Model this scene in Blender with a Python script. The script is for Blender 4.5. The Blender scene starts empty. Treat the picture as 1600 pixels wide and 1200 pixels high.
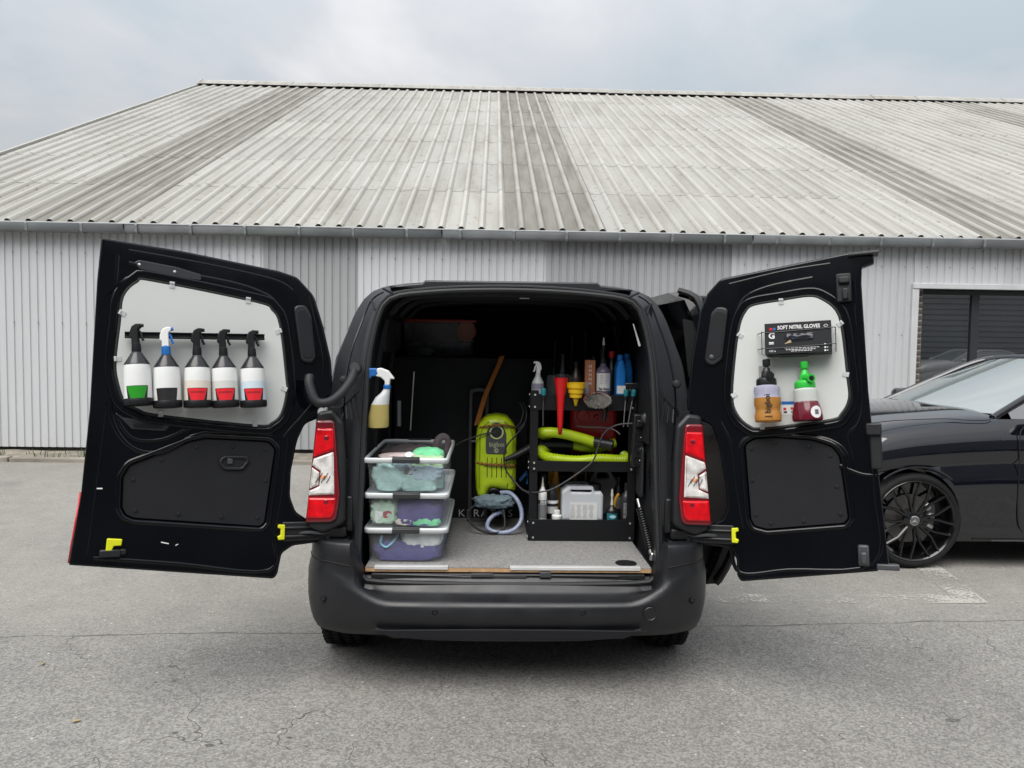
import bpy, bmesh, random
from math import sin, cos, tan, pi, radians, sqrt, atan2, hypot
from mathutils import Vector, Matrix, noise
random.seed(7)
S = bpy.context.scene
COL = S.collection

# ------------------------------------------------------------------ camera
cd = bpy.data.cameras.new('camera'); cam = bpy.data.objects.new('camera', cd); COL.objects.link(cam)
cd.sensor_width = 36.0; cd.lens = 27.0; cd.clip_start = .05; cd.clip_end = 2000
YAW, PITCH, ROLL = .0276, .055, .014
_f = Vector((sin(YAW)*cos(PITCH), cos(YAW)*cos(PITCH), -sin(PITCH))); _r = Vector((cos(YAW), -sin(YAW), 0)); _d = _f.cross(_r)
_r2 = cos(ROLL)*_r - sin(ROLL)*_d; _d2 = sin(ROLL)*_r + cos(ROLL)*_d
cm = Matrix.Identity(4)
for i in range(3):
    cm[i][0] = _r2[i]; cm[i][1] = -_d2[i]; cm[i][2] = -_f[i]
cm.translation = (-.092, -3.42, 1.56)
cam.matrix_world = cm; S.camera = cam

# ------------------------------------------------------------------ world: overcast sky
W = bpy.data.worlds.new('World'); S.world = W; W.use_nodes = True
SUN_EL, SUN_AZ = radians(58), radians(205)     # azimuth from +Y towards +X
nt = W.node_tree; nt.nodes.clear()
def N(t, ty, **kw):
    n = t.nodes.new(ty)
    for k, v in kw.items(): setattr(n, k, v)
    return n
sky = N(nt, 'ShaderNodeTexSky', sky_type='NISHITA', sun_disc=False)
sky.sun_elevation = SUN_EL; sky.sun_rotation = SUN_AZ; sky.air_density = 1.5; sky.dust_density = 4
tc = N(nt, 'ShaderNodeTexCoord'); sep = N(nt, 'ShaderNodeSeparateXYZ'); nt.links.new(tc.outputs['Generated'], sep.inputs[0])
def M2(t, op, a, b=None, c=None):
    n = N(t, 'ShaderNodeMath', operation=op)
    for i, x in enumerate((a, b, c)):
        if x is None: continue
        if isinstance(x, (int, float)): n.inputs[i].default_value = x
        else: t.links.new(x, n.inputs[i])
    return n.outputs[0]
zz = M2(nt, 'MAXIMUM', sep.outputs[2], 0.0)
den = M2(nt, 'ADD', zz, .22)
cx = M2(nt, 'DIVIDE', sep.outputs[0], den); cy = M2(nt, 'DIVIDE', sep.outputs[1], den)
cmb = N(nt, 'ShaderNodeCombineXYZ'); nt.links.new(cx, cmb.inputs[0]); nt.links.new(cy, cmb.inputs[1])
n1 = N(nt, 'ShaderNodeTexNoise'); n1.inputs['Scale'].default_value = 1.15; n1.inputs['Detail'].default_value = 7; n1.inputs['Roughness'].default_value = .52; n1.inputs['Distortion'].default_value = .35
nt.links.new(cmb.outputs[0], n1.inputs['Vector'])
cr = N(nt, 'ShaderNodeValToRGB'); e = cr.color_ramp.elements
e[0].position = .36; e[0].color = (.60, .685, .75, 1); e[1].position = .62; e[1].color = (.97, .97, .985, 1)
m_ = cr.color_ramp.elements.new(.5); m_.color = (.755, .78, .82, 1)
nt.links.new(n1.outputs['Fac'], cr.inputs[0])
scl = N(nt, 'ShaderNodeVectorMath', operation='SCALE'); nt.links.new(sky.outputs[0], scl.inputs[0]); scl.inputs['Scale'].default_value = .10
mx = N(nt, 'ShaderNodeMix', data_type='RGBA'); mx.inputs[0].default_value = .90
nt.links.new(scl.outputs[0], mx.inputs[6]); nt.links.new(cr.outputs[0], mx.inputs[7])
grd = M2(nt, 'MULTIPLY_ADD', zz, 1.06, .53)      # an overcast sky is brighter towards the zenith
scl2 = N(nt, 'ShaderNodeVectorMath', operation='SCALE'); nt.links.new(mx.outputs[2], scl2.inputs[0]); nt.links.new(grd, scl2.inputs['Scale'])
bg = N(nt, 'ShaderNodeBackground'); bg.inputs[1].default_value = .48; nt.links.new(scl2.outputs[0], bg.inputs[0])
wo = N(nt, 'ShaderNodeOutputWorld'); nt.links.new(bg.outputs[0], wo.inputs[0])

sd = bpy.data.lights.new('sun', 'SUN'); sd.energy = 1.5; sd.angle = radians(50); sd.color = (1, .97, .93)
so = bpy.data.objects.new('sun', sd); COL.objects.link(so)
sdir = Vector((sin(SUN_AZ)*cos(SUN_EL), cos(SUN_AZ)*cos(SUN_EL), sin(SUN_EL)))
so.rotation_euler = sdir.to_track_quat('Z', 'Y').to_euler(); so.location = sdir*40
S.view_settings.view_transform = 'Standard'; S.view_settings.look = 'None'; S.view_settings.exposure = 1.2; S.view_settings.gamma = 1
S.view_settings.use_curve_mapping = False
S.render.engine = 'CYCLES'; S.cycles.max_bounces = 6; S.cycles.diffuse_bounces = 3; S.cycles.glossy_bounces = 3; S.cycles.transparent_max_bounces = 14; S.cycles.use_denoising = True; S.cycles.use_adaptive_sampling = True; S.cycles.adaptive_threshold = .02
S.cycles.caustics_reflective = False; S.cycles.caustics_refractive = False

# ------------------------------------------------------------------ helpers
MATS = {}
def pmat(name, col, rough=.5, metal=0., spec=.5, coat=0., var=0., vs=8., bump=0., bs=200., trans=0., see=0., rvar=0., ior=None, tintw=None):
    """Procedural material: a Principled shader with noise in colour, roughness and relief; see = share that is seen straight through."""
    m = bpy.data.materials.new(name); m.use_nodes = True; t = m.node_tree; b = t.nodes['Principled BSDF']
    c = (*col, 1); b.inputs['Base Color'].default_value = c; b.inputs['Roughness'].default_value = rough; b.inputs['Metallic'].default_value = metal
    b.inputs['Specular IOR Level'].default_value = spec; b.inputs['Coat Weight'].default_value = coat; b.inputs['Coat Roughness'].default_value = .06
    b.inputs['Transmission Weight'].default_value = trans
    if ior: b.inputs['IOR'].default_value = ior
    if var or bump or rvar:
        co = N(t, 'ShaderNodeTexCoord')
        if var:
            n = N(t, 'ShaderNodeTexNoise'); n.inputs['Scale'].default_value = vs; n.inputs['Detail'].default_value = 6; t.links.new(co.outputs['Object'], n.inputs['Vector'])
            r = N(t, 'ShaderNodeValToRGB'); r.color_ramp.elements[0].position = .3; r.color_ramp.elements[1].position = .7
            r.color_ramp.elements[0].color = (*[max(0, x*(1-var)) for x in col], 1); r.color_ramp.elements[1].color = (*[min(1, x*(1+var)) for x in col], 1)
            t.links.new(n.outputs['Fac'], r.inputs[0]); t.links.new(r.outputs[0], b.inputs['Base Color'])
        if rvar:
            n = N(t, 'ShaderNodeTexNoise'); n.inputs['Scale'].default_value = 6; n.inputs['Detail'].default_value = 8; t.links.new(co.outputs['Object'], n.inputs['Vector'])
            r = N(t, 'ShaderNodeMapRange'); r.inputs[1].default_value = .35; r.inputs[2].default_value = .7; r.inputs[3].default_value = rough; r.inputs[4].default_value = rough+rvar
            t.links.new(n.outputs['Fac'], r.inputs[0]); t.links.new(r.outputs[0], b.inputs['Roughness'])
        if bump:
            n = N(t, 'ShaderNodeTexNoise'); n.inputs['Scale'].default_value = bs; n.inputs['Detail'].default_value = 4; t.links.new(co.outputs['Object'], n.inputs['Vector'])
            bp = N(t, 'ShaderNodeBump'); bp.inputs['Strength'].default_value = bump; bp.inputs['Distance'].default_value = .004
            t.links.new(n.outputs['Fac'], bp.inputs['Height']); t.links.new(bp.outputs[0], b.inputs['Normal'])
    if see:
        tr = N(t, 'ShaderNodeBsdfTransparent'); tr.inputs[0].default_value = (*(tintw or (.97, .98, 1)), 1)
        ms = N(t, 'ShaderNodeMixShader'); ms.inputs[0].default_value = see
        t.links.new(b.outputs[0], ms.inputs[1]); t.links.new(tr.outputs[0], ms.inputs[2])
        t.links.new(ms.outputs[0], t.nodes['Material Output'].inputs[0])
    MATS[name] = m
    return m

class MB:
    def __init__(s): s.v = []; s.f = []
    def add(s, vs, fs):
        o = len(s.v); s.v += [tuple(x) for x in vs]; s.f += [tuple(i+o for i in q) for q in fs]; return s
    def box(s, c, d, R=None):
        x, y, z = [k/2 for k in d]
        vs = [Vector(p) for p in ((-x,-y,-z),(x,-y,-z),(x,y,-z),(-x,y,-z),(-x,-y,z),(x,-y,z),(x,y,z),(-x,y,z))]
        vs = [(R @ p if R else p)+Vector(c) for p in vs]
        return s.add(vs, [(0,3,2,1),(4,5,6,7),(0,1,5,4),(1,2,6,5),(2,3,7,6),(3,0,4,7)])
    def bx(s, x0, x1, y0, y1, z0, z1): return s.box(((x0+x1)/2,(y0+y1)/2,(z0+z1)/2),(abs(x1-x0),abs(y1-y0),abs(z1-z0)))
    def loft(s, rings, closed=True, c0=False, c1=False, loop=False):
        n = len(rings[0]); o = len(s.v); m = len(rings)
        for r in rings: s.v += [tuple(p) for p in r]
        for k in range(m if loop else m-1):
            k2 = (k+1) % m
            for i in range(n if closed else n-1):
                j = (i+1) % n
                s.f.append((o+k*n+i, o+k*n+j, o+k2*n+j, o+k2*n+i))
        if c0: s.f.append(tuple(o+i for i in reversed(range(n))))
        if c1: s.f.append(tuple(o+(m-1)*n+i for i in range(n)))
        return s
    def tube(s, pts, r, n=8, closed=False, cap=True, flat=1.):
        P = [Vector(p) for p in pts]; m = len(P); rings = []; up = None
        rr = r if isinstance(r, (list, tuple)) else [r]*m
        for i in range(m):
            a = P[(i-1) % m] if (closed or i > 0) else P[0]; b = P[(i+1) % m] if (closed or i < m-1) else P[-1]
            t = (b-a).normalized()
            if up is None:
                up = Vector((0,0,1)) if abs(t.z) < .9 else Vector((1,0,0))
            up = (up - t*up.dot(t)).normalized(); w = t.cross(up)
            rings.append([P[i] + (up*cos(2*pi*k/n)*flat + w*sin(2*pi*k/n))*rr[i] for k in range(n)])
        return s.loft(rings, True, cap and not closed, cap and not closed, closed)
    def cyl(s, p0, p1, r0, r1=None, n=16): return s.tube([p0, p1], [r0, r0 if r1 is None else r1], n)
    def lathe(s, prof, n=24, M=None, sx=1., sy=1., cap=True):
        rings = [[(r*cos(2*pi*k/n)*sx, r*sin(2*pi*k/n)*sy, z) for k in range(n)] for r, z in prof]
        if M: rings = [[M @ Vector(p) for p in q] for q in rings]
        return s.loft(rings, True, cap, cap)
    def grid(s, fn, nu, nv):
        o = len(s.v)
        for j in range(nv+1):
            for i in range(nu+1): s.v.append(tuple(fn(i/nu, j/nv)))
        for j in range(nv):
            for i in range(nu):
                a = o+j*(nu+1)+i; s.f.append((a, a+1, a+nu+2, a+nu+1))
        return s
    def mesh(s, name='mesh'):
        me = bpy.data.meshes.new(name); me.from_pydata(s.v, [], s.f); me.update(); return me

def finish(me, smooth=38):
    bm = bmesh.new(); bm.from_mesh(me); bmesh.ops.recalc_face_normals(bm, faces=bm.faces); bm.to_mesh(me); bm.free()
    if smooth:
        me.shade_smooth(); me.set_sharp_from_angle(angle=radians(smooth))
    return me
def ob(name, g, mat, parent=None, M=None, bevel=0., smooth=38, solid=0., recalc=True, seg=2, sub=0):
    me = g.mesh(name) if isinstance(g, MB) else g
    if recalc: finish(me, smooth)
    elif smooth:
        me.shade_smooth(); me.set_sharp_from_angle(angle=radians(smooth))
    me.name = name
    if mat is not None:
        me.materials.clear(); me.materials.append(mat)
    o = bpy.data.objects.new(name, me); COL.objects.link(o)
    if M is not None: o.matrix_local = M
    if parent is not None: o.parent = parent
    if solid:
        md = o.modifiers.new('solid', 'SOLIDIFY'); md.thickness = solid; md.offset = 0
    if sub:
        md = o.modifiers.new('sub', 'SUBSURF'); md.levels = sub; md.render_levels = sub
    if bevel:
        md = o.modifiers.new('bevel', 'BEVEL'); md.width = bevel; md.segments = seg; md.limit_method = 'ANGLE'; md.angle_limit = radians(35)
    return o
def tag(o, label, cat, group=None, kind=None):
    if label: o['label'] = label
    if cat: o['category'] = cat
    if group: o['group'] = group
    if kind: o['kind'] = kind
    return o
def thing(name, label, cat, loc=(0,0,0), M=None, group=None):
    o = bpy.data.objects.new(name, None); COL.objects.link(o); o.empty_display_size = .1
    if M is not None: o.matrix_local = M
    else: o.location = loc
    return tag(o, label, cat, group)
def copy_tree(o, parent=None):
    c = o.copy(); COL.objects.link(c); c.parent = parent
    for ch in o.children: copy_tree(ch, c)
    return c
def rp(pts, r=.01, seg=5):
    """polygon with rounded corners; a point may carry its own radius as a third value"""
    out = []; n = len(pts)
    for i in range(n):
        p = Vector(pts[i][:2]); a = Vector(pts[i-1][:2]); b = Vector(pts[(i+1) % n][:2]); R = pts[i][2] if len(pts[i]) > 2 else r
        u = a-p; v = b-p; la = u.length; lb = v.length
        if R <= 0 or la < 1e-6 or lb < 1e-6: out.append((p.x, p.y)); continue
        u /= la; v /= lb; ang = u.angle(v); d = min(R/max(tan(ang/2), .05), la*.48, lb*.48)
        s0 = p+u*d; s1 = p+v*d
        for k in range(seg+1):
            q = k/seg; w = s0*(1-q)**2 + p*2*q*(1-q) + s1*q*q; out.append((w.x, w.y))
    return out
def sm(pts, k=4, closed=True):
    """Catmull-Rom through points of any dimension"""
    P = [Vector(p) for p in pts]; n = len(P); out = []
    for i in range(n if closed else n-1):
        p0 = P[(i-1) % n] if (closed or i > 0) else P[0]; p1 = P[i]; p2 = P[(i+1) % n]; p3 = P[(i+2) % n] if (closed or i+2 < n) else P[-1]
        for j in range(k):
            t = j/k; out.append(.5*((2*p1)+(p2-p0)*t+(2*p0-5*p1+4*p2-p3)*t*t+(3*p1-p0-3*p2+p3)*t**3))
    if not closed: out.append(P[-1])
    return [tuple(p) for p in out]
def _curve_mesh(cu):
    o = bpy.data.objects.new('tmp', cu); COL.objects.link(o)
    dg = bpy.context.evaluated_depsgraph_get(); me = bpy.data.meshes.new_from_object(o.evaluated_get(dg))
    bpy.data.objects.remove(o); bpy.data.curves.remove(cu)
    return me
def plate(outlines, thick, bevel=0., z0=0., seg=2):
    """flat filled outline (with holes) of a thickness, rounded edges; spans z0 .. z0+thick"""
    cu = bpy.data.curves.new('tmp', 'CURVE'); cu.dimensions = '2D'; cu.fill_mode = 'BOTH'
    for pts in outlines:
        sp = cu.splines.new('POLY'); sp.points.add(len(pts)-1); sp.use_cyclic_u = True
        for q, p in zip(sp.points, pts): q.co = (p[0], p[1], 0, 1)
    cu.extrude = max(thick/2-bevel, .00005); cu.bevel_depth = bevel; cu.bevel_resolution = seg; cu.offset = -bevel
    me = _curve_mesh(cu)
    me.transform(Matrix.Translation((0, 0, z0+thick/2)))
    return me
def text_mesh(s, size, depth=.0008, align='CENTER', sx=1., fat=0., space=1.):
    cu = bpy.data.curves.new('tmp', 'FONT'); cu.body = s; cu.size = size; cu.align_x = align; cu.align_y = 'CENTER'; cu.extrude = depth/2; cu.resolution_u = 3; cu.offset = fat; cu.space_character = space
    me = _curve_mesh(cu)
    if sx != 1: me.transform(Matrix.Diagonal((sx, 1, 1, 1)))
    return me
def TR(x, y, z): return Matrix.Translation((x, y, z))
def RX(a): return Matrix.Rotation(radians(a), 4, 'X')
def RY(a): return Matrix.Rotation(radians(a), 4, 'Y')
def RZ(a): return Matrix.Rotation(radians(a), 4, 'Z')
UP = RX(90)          # takes a flat outline in xy to the xz plane, its face (+z) to -y, towards the camera
FRONT = UP
def ringN(pts, c, n):
    """resample a closed outline by n rays from a centre"""
    out = []; m = len(pts)
    for k in range(n):
        a = 2*pi*k/n; d = (cos(a), sin(a)); best = None
        for i in range(m):
            x1, y1 = pts[i][0]-c[0], pts[i][1]-c[1]; x2, y2 = pts[(i+1) % m][0]-c[0], pts[(i+1) % m][1]-c[1]
            det = d[0]*(y1-y2)-d[1]*(x1-x2)
            if abs(det) < 1e-9: continue
            t = (x1*(y1-y2)-y1*(x1-x2))/det; u = (d[0]*y1-d[1]*x1)/det
            if t > 0 and -1e-6 <= u <= 1+1e-6 and (best is None or t > best): best = t
        out.append((c[0]+d[0]*best, c[1]+d[1]*best))
    return out

# ------------------------------------------------------------------ materials
paint = pmat('black_van_paint', (.0018, .0021, .0034), .06, spec=.34, rvar=.10, var=.5, vs=2.5)
paint2 = pmat('black_door_jamb_paint', (.022, .023, .027), .34, spec=.5, rvar=.1)
plastic = pmat('dark_grey_grained_plastic', (.0072, .0078, .010), .33, spec=.55, var=.35, vs=5, bump=.10, bs=600, rvar=.16)
trim = pmat('matt_black_trim', (.0075, .008, .010), .62, spec=.3, var=.1, bump=.1, bs=500)
rubber = pmat('black_rubber', (.018, .019, .021), .55, spec=.4)
blackp = pmat('black_plastic', (.010, .0105, .012), .38, spec=.45, rvar=.1)
liningp = pmat('dark_grey_panel', (.026, .027, .031), .55, spec=.35, var=.2, vs=6)
lining = pmat('black_cargo_lining', (.009, .0095, .012), .7, spec=.3, var=.3, vs=5)
felt = pmat('black_hardboard', (.0085, .009, .011), .72, spec=.3, var=.12, vs=10, bump=.15, bs=400)
board = pmat('white_board', (.56, .575, .56), .45, spec=.3, var=.02, vs=3)
clearp = pmat('clear_plastic', (.75, .78, .78), .10, spec=.5, see=.86)
clipm = pmat('clear_clip', (.75, .77, .77), .15, spec=.7, see=.45)
rimp = pmat('frosted_white_plastic', (.76, .80, .81), .3, spec=.5, see=.06)
greyp = pmat('slate_grey_plastic', (.05, .052, .058), .4)
red_lens = pmat('red_lamp_lens', (.60, .004, .010), .08, spec=.4, coat=.3, var=.3, vs=22)
red_dark = pmat('dark_red_lamp_lens', (.16, .003, .008), .1, spec=.7, coat=.5)
clear_lens = pmat('clear_lamp_lens', (.62, .60, .58), .08, spec=.6, coat=.5, var=.35, vs=24)
amber = pmat('amber_bulb', (.75, .33, .16), .2)
yellow = pmat('signal_yellow', (.62, .64, .01), .4)
redp = pmat('red_plastic', (.62, .008, .012), .35)
redsig = pmat('red_reflector', (.60, .02, .03), .25)
lime = pmat('lime_green_plastic', (.40, .54, .010), .36, var=.10, vs=14)
carpet = pmat('grey_carpet', (.25, .247, .24), .95, spec=.1, var=.28, vs=90, bump=.5, bs=500)
wood = pmat('plywood_edge', (.48, .30, .16), .7, var=.2, vs=30)
alu = pmat('aluminium_strip', (.72, .72, .71), .38, metal=.35, spec=.5, var=.05)
metal = pmat('bare_metal', (.42, .42, .40), .3, metal=1., rvar=.2)
bolt = pmat('bright_bolt', (.8, .8, .8), .25, metal=.8)
whitep = pmat('white_plastic', (.74, .75, .74), .35, spec=.5)
hdpe = pmat('milky_plastic', (.68, .69, .67), .4, spec=.4)
blackcart = pmat('black_powder_coat', (.007, .0075, .009), .5, spec=.28, bump=.1, bs=700)
tyre = pmat('tyre_rubber', (.012, .012, .013), .75, spec=.25, var=.2, vs=20, bump=.15, bs=200)
navy = pmat('navy_car_paint', (.003, .0035, .007), .03, spec=.65, coat=.55)
wsglass = pmat('laminated_windscreen', (.17, .20, .20), .03, spec=.5, ior=4.)  # pale base stands in for the bright sky reflection and lit cabin
glassd = pmat('tinted_glass', (.010, .012, .012), .02, spec=.5, ior=3.3)
gblack = pmat('gloss_black_alloy', (.006, .006, .007), .16, spec=.6)
chrome = pmat('silver_metal', (.62, .62, .62), .18, metal=1.)
blue = pmat('blue_plastic', (.012, .13, .42), .35)
# ------------------------------------------------------------------ ground
def asphalt():
    m = bpy.data.materials.new('worn_asphalt'); m.use_nodes = True; t = m.node_tree; b = t.nodes['Principled BSDF']; L = t.links.new
    g = N(t, 'ShaderNodeNewGeometry'); P = g.outputs['Position']; sp = N(t, 'ShaderNodeSeparateXYZ'); L(P, sp.inputs[0])
    def noi(scale, detail=3, rough=.55, vec=None):
        n = N(t, 'ShaderNodeTexNoise'); n.inputs['Scale'].default_value = scale; n.inputs['Detail'].default_value = detail; n.inputs['Roughness'].default_value = rough
        L(vec or P, n.inputs['Vector']); return n
    def ramp(x, a, b_, lo=0., hi=1.):
        r = N(t, 'ShaderNodeMapRange'); r.inputs[1].default_value = a; r.inputs[2].default_value = b_; r.inputs[3].default_value = lo; r.inputs[4].default_value = hi; L(x, r.inputs[0]); return r.outputs[0]
    def mix(f, a, b_, mode='MIX'):
        n = N(t, 'ShaderNodeMix', data_type='RGBA', blend_type=mode)
        for i, x in ((0, f), (6, a), (7, b_)):
            if isinstance(x, (int, float)): n.inputs[i].default_value = x
            elif isinstance(x, tuple): n.inputs[i].default_value = (*x, 1)
            else: L(x, n.inputs[i])
        return n.outputs[2]
    def chan(n):
        q = N(t, 'ShaderNodeSeparateColor'); L(n.outputs['Color'], q.inputs[0]); return q.outputs
    NA = chan(noi(.8, 3)); NB = chan(noi(4.6, 4, .6))
    wob = NA[0]; wobs = M2(t, 'MULTIPLY_ADD', wob, .22, -.11)
    edge = M2(t, 'SUBTRACT', M2(t, 'ADD', sp.outputs[1], wobs), M2(t, 'MULTIPLY_ADD', sp.outputs[0], .045, .68))   # signed distance from the paving joint
    far = ramp(edge, -.25, .30)
    # aggregate
    v1 = N(t, 'ShaderNodeTexVoronoi'); v1.inputs['Scale'].default_value = 115; L(P, v1.inputs['Vector'])
    sepc = N(t, 'ShaderNodeSeparateColor'); L(v1.outputs['Color'], sepc.inputs[0])
    v2 = N(t, 'ShaderNodeTexVoronoi'); v2.inputs['Scale'].default_value = 42; L(P, v2.inputs['Vector'])
    sep2 = N(t, 'ShaderNodeSeparateColor'); L(v2.outputs['Color'], sep2.inputs[0])
    stone = ramp(sepc.outputs[0], 0, 1, .64, 1.32)
    near_c = mix(ramp(NA[1], .3, .7), (.222, .216, .200), (.266, .260, .241))
    far_c = mix(ramp(NA[2], .3, .7), (.250, .241, .218), (.294, .284, .258))
    c = mix(far, near_c, far_c)
    c = mix(ramp(NB[0], .25, .75, .0, .30), c, (.13, .125, .12)); c = mix(ramp(NA[0], .52, .62, 0., .16), c, (.14, .135, .125))
    amt = ramp(far, 0, 1, 1., .55)
    c = mix(amt, c, stone, 'MULTIPLY')
    speck = ramp(sep2.outputs[1], .965, .985); near_speck = M2(t, 'MULTIPLY', speck, ramp(v2.outputs['Distance'], .30, .16))
    c = mix(M2(t, 'MULTIPLY', near_speck, .75), c, (.58, .57, .53))
    dk = ramp(sep2.outputs[2], .93, .97); c = mix(M2(t, 'MULTIPLY', dk, .12), c, (.06, .06, .06))
    # cracks, only in the old near surface
    dist = noi(2.3, 3, .62); dv = N(t, 'ShaderNodeVectorMath', operation='SCALE'); L(dist.outputs['Color'], dv.inputs[0]); dv.inputs['Scale'].default_value = .75
    av = N(t, 'ShaderNodeVectorMath', operation='ADD'); L(P, av.inputs[0]); L(dv.outputs[0], av.inputs[1])
    vc = N(t, 'ShaderNodeTexVoronoi', feature='DISTANCE_TO_EDGE'); vc.inputs['Scale'].default_value = 1.05; L(av.outputs[0], vc.inputs['Vector'])
    wid = ramp(NB[1], .35, .65, .0006, .0045)
    crack = M2(t, 'LESS_THAN', vc.outputs['Distance'], wid)
    crack = M2(t, 'MULTIPLY', crack, ramp(NA[2], .40, .50))
    crack = M2(t, 'MULTIPLY', crack, ramp(edge, -.03, .02, 1., 0.))
    seam = M2(t, 'LESS_THAN', M2(t, 'ABSOLUTE', edge), ramp(NB[2], .3, .7, .001, .011))
    cs = M2(t, 'MAXIMUM', M2(t, 'MULTIPLY', crack, .85), M2(t, 'MULTIPLY', seam, .8))
    c = mix(M2(t, 'MULTIPLY', cs, .82), c, (.035, .034, .033))
    # oily stains and dusty patches
    st = ramp(NA[1], .66, .74); c = mix(M2(t, 'MULTIPLY', st, .22), c, (.07, .068, .065))
    ye = ramp(NB[2], .74, .80); c = mix(M2(t, 'MULTIPLY', ye, .35), c, (.36, .33, .22))
    L(c, b.inputs['Base Color']); b.inputs['Roughness'].default_value = .88; b.inputs['Specular IOR Level'].default_value = .3
    hgt = v1.outputs['Distance']
    bp = N(t, 'ShaderNodeBump'); bp.inputs['Strength'].default_value = .42; bp.inputs['Distance'].default_value = .006; L(hgt, bp.inputs['Height']); L(bp.outputs[0], b.inputs['Normal'])
    return m
asph = asphalt()
gm = MB(); xs = [-400,-60,-14,-7,-3,0,3,7,14,60,400]; gm.grid(lambda u, v: (xs[round(u*10)], xs[round(v*10)], 0), 10, 10)
tag(ob('ground', gm, asph, smooth=0), None, None, kind='structure')

def worn_paint():
    m = pmat('worn_white_paint', (.50, .49, .44), .8); t = m.node_tree; b = t.nodes['Principled BSDF']
    g = N(t, 'ShaderNodeNewGeometry')
    n = N(t, 'ShaderNodeTexNoise'); n.inputs['Scale'].default_value = 55; n.inputs['Detail'].default_value = 6; t.links.new(g.outputs['Position'], n.inputs['Vector'])
    n2 = N(t, 'ShaderNodeTexNoise'); n2.inputs['Scale'].default_value = 3; t.links.new(g.outputs['Position'], n2.inputs['Vector'])
    s = M2(t, 'ADD', n.outputs['Fac'], M2(t, 'MULTIPLY_ADD', n2.outputs['Fac'], .9, -.45))
    r = N(t, 'ShaderNodeMapRange'); r.inputs[1].default_value = .45; r.inputs[2].default_value = .62; r.inputs[3].default_value = .04; r.inputs[4].default_value = .75; t.links.new(s, r.inputs[0])
    tr = N(t, 'ShaderNodeBsdfTransparent'); ms = N(t, 'ShaderNodeMixShader'); t.links.new(r.outputs[0], ms.inputs[0]); t.links.new(tr.outputs[0], ms.inputs[1]); t.links.new(b.outputs[0], ms.inputs[2])
    t.links.new(ms.outputs[0], t.nodes['Material Output'].inputs[0]); return m
wp = worn_paint()
g = MB(); g.add([(1.30,1.11,.004),(2.80,1.115,.004),(2.86,1.27,.004),(1.34,1.27,.004)], [(0,1,2,3)])
tag(ob('road_marking', g, wp, smooth=0), None, None, kind='structure')
g = MB(); g.add([(2.79,1.115,.005),(2.97,1.12,.005),(3.11,1.80,.005),(3.30,3.6,.005),(3.12,3.6,.005),(2.92,1.80,.005)], [(0,1,2,5),(5,2,3,4)])
tag(ob('road_marking', g, wp, smooth=0), None, None, kind='structure')

# verge and kerb along the shed
soil = pmat('sandy_verge', (.21, .19, .155), .95, var=.35, vs=6, bump=.8, bs=60)
kerb = pmat('weathered_kerb', (.235, .215, .18), .9, var=.3, vs=4, bump=.5, bs=80)
g = MB(); g.grid(lambda u, v: (-14+32*u, 6.18+.5*v, .012+.05*v+.03*noise.noise((u*60, v*3, 1))), 120, 5)
tag(ob('verge', g, soil), None, None, kind='structure')
kr = bpy.data.objects.new('kerb', None); COL.objects.link(kr); kr['kind'] = 'structure'
g = MB().box((0,0,0), (.985, .12, .16)); kmesh = finish(g.mesh('kerb_stone'), 0)
for k in range(30):
    o = ob('kerb_stone', kmesh, kerb, kr, TR(-13.5+k, 6.16+random.uniform(-.008,.008), -.022+random.uniform(-.008,.006)) @ RZ(random.uniform(-.4,.4)), bevel=.012, recalc=False, smooth=0)
plinth_m = pmat('dark_plinth', (.10, .085, .07), .9, var=.3, vs=5)

# weeds at the foot of the wall
grass = pmat('weed_green', (.075, .105, .03), .7, var=.4, vs=12)
g = MB()
for k in range(900):
    x = -11+28*random.random(); 
    if noise.noise((x*1.1, 3.7, 0)) < .05 and random.random() > .06: continue
    y = 6.24+.34*random.random()**1.5; h = random.uniform(.03, .13); a = random.uniform(0, 2*pi); w = .006; d = h*.5
    p = Vector((x, y, .02)); q = p+Vector((cos(a)*d, sin(a)*d, h)); s_ = Vector((-sin(a), cos(a), 0))*w
    g.add([p-s_, p+s_, (p+q)/2+s_*.7+Vector((0,0,h*.12)), q, (p+q)/2-s_*.7+Vector((0,0,h*.12))], [(0,1,2,4),(4,2,3)])
tag(ob('weeds', g, grass, smooth=0, recalc=False), 'sparse green weeds along the foot of the shed wall', 'weeds', kind='stuff')

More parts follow.
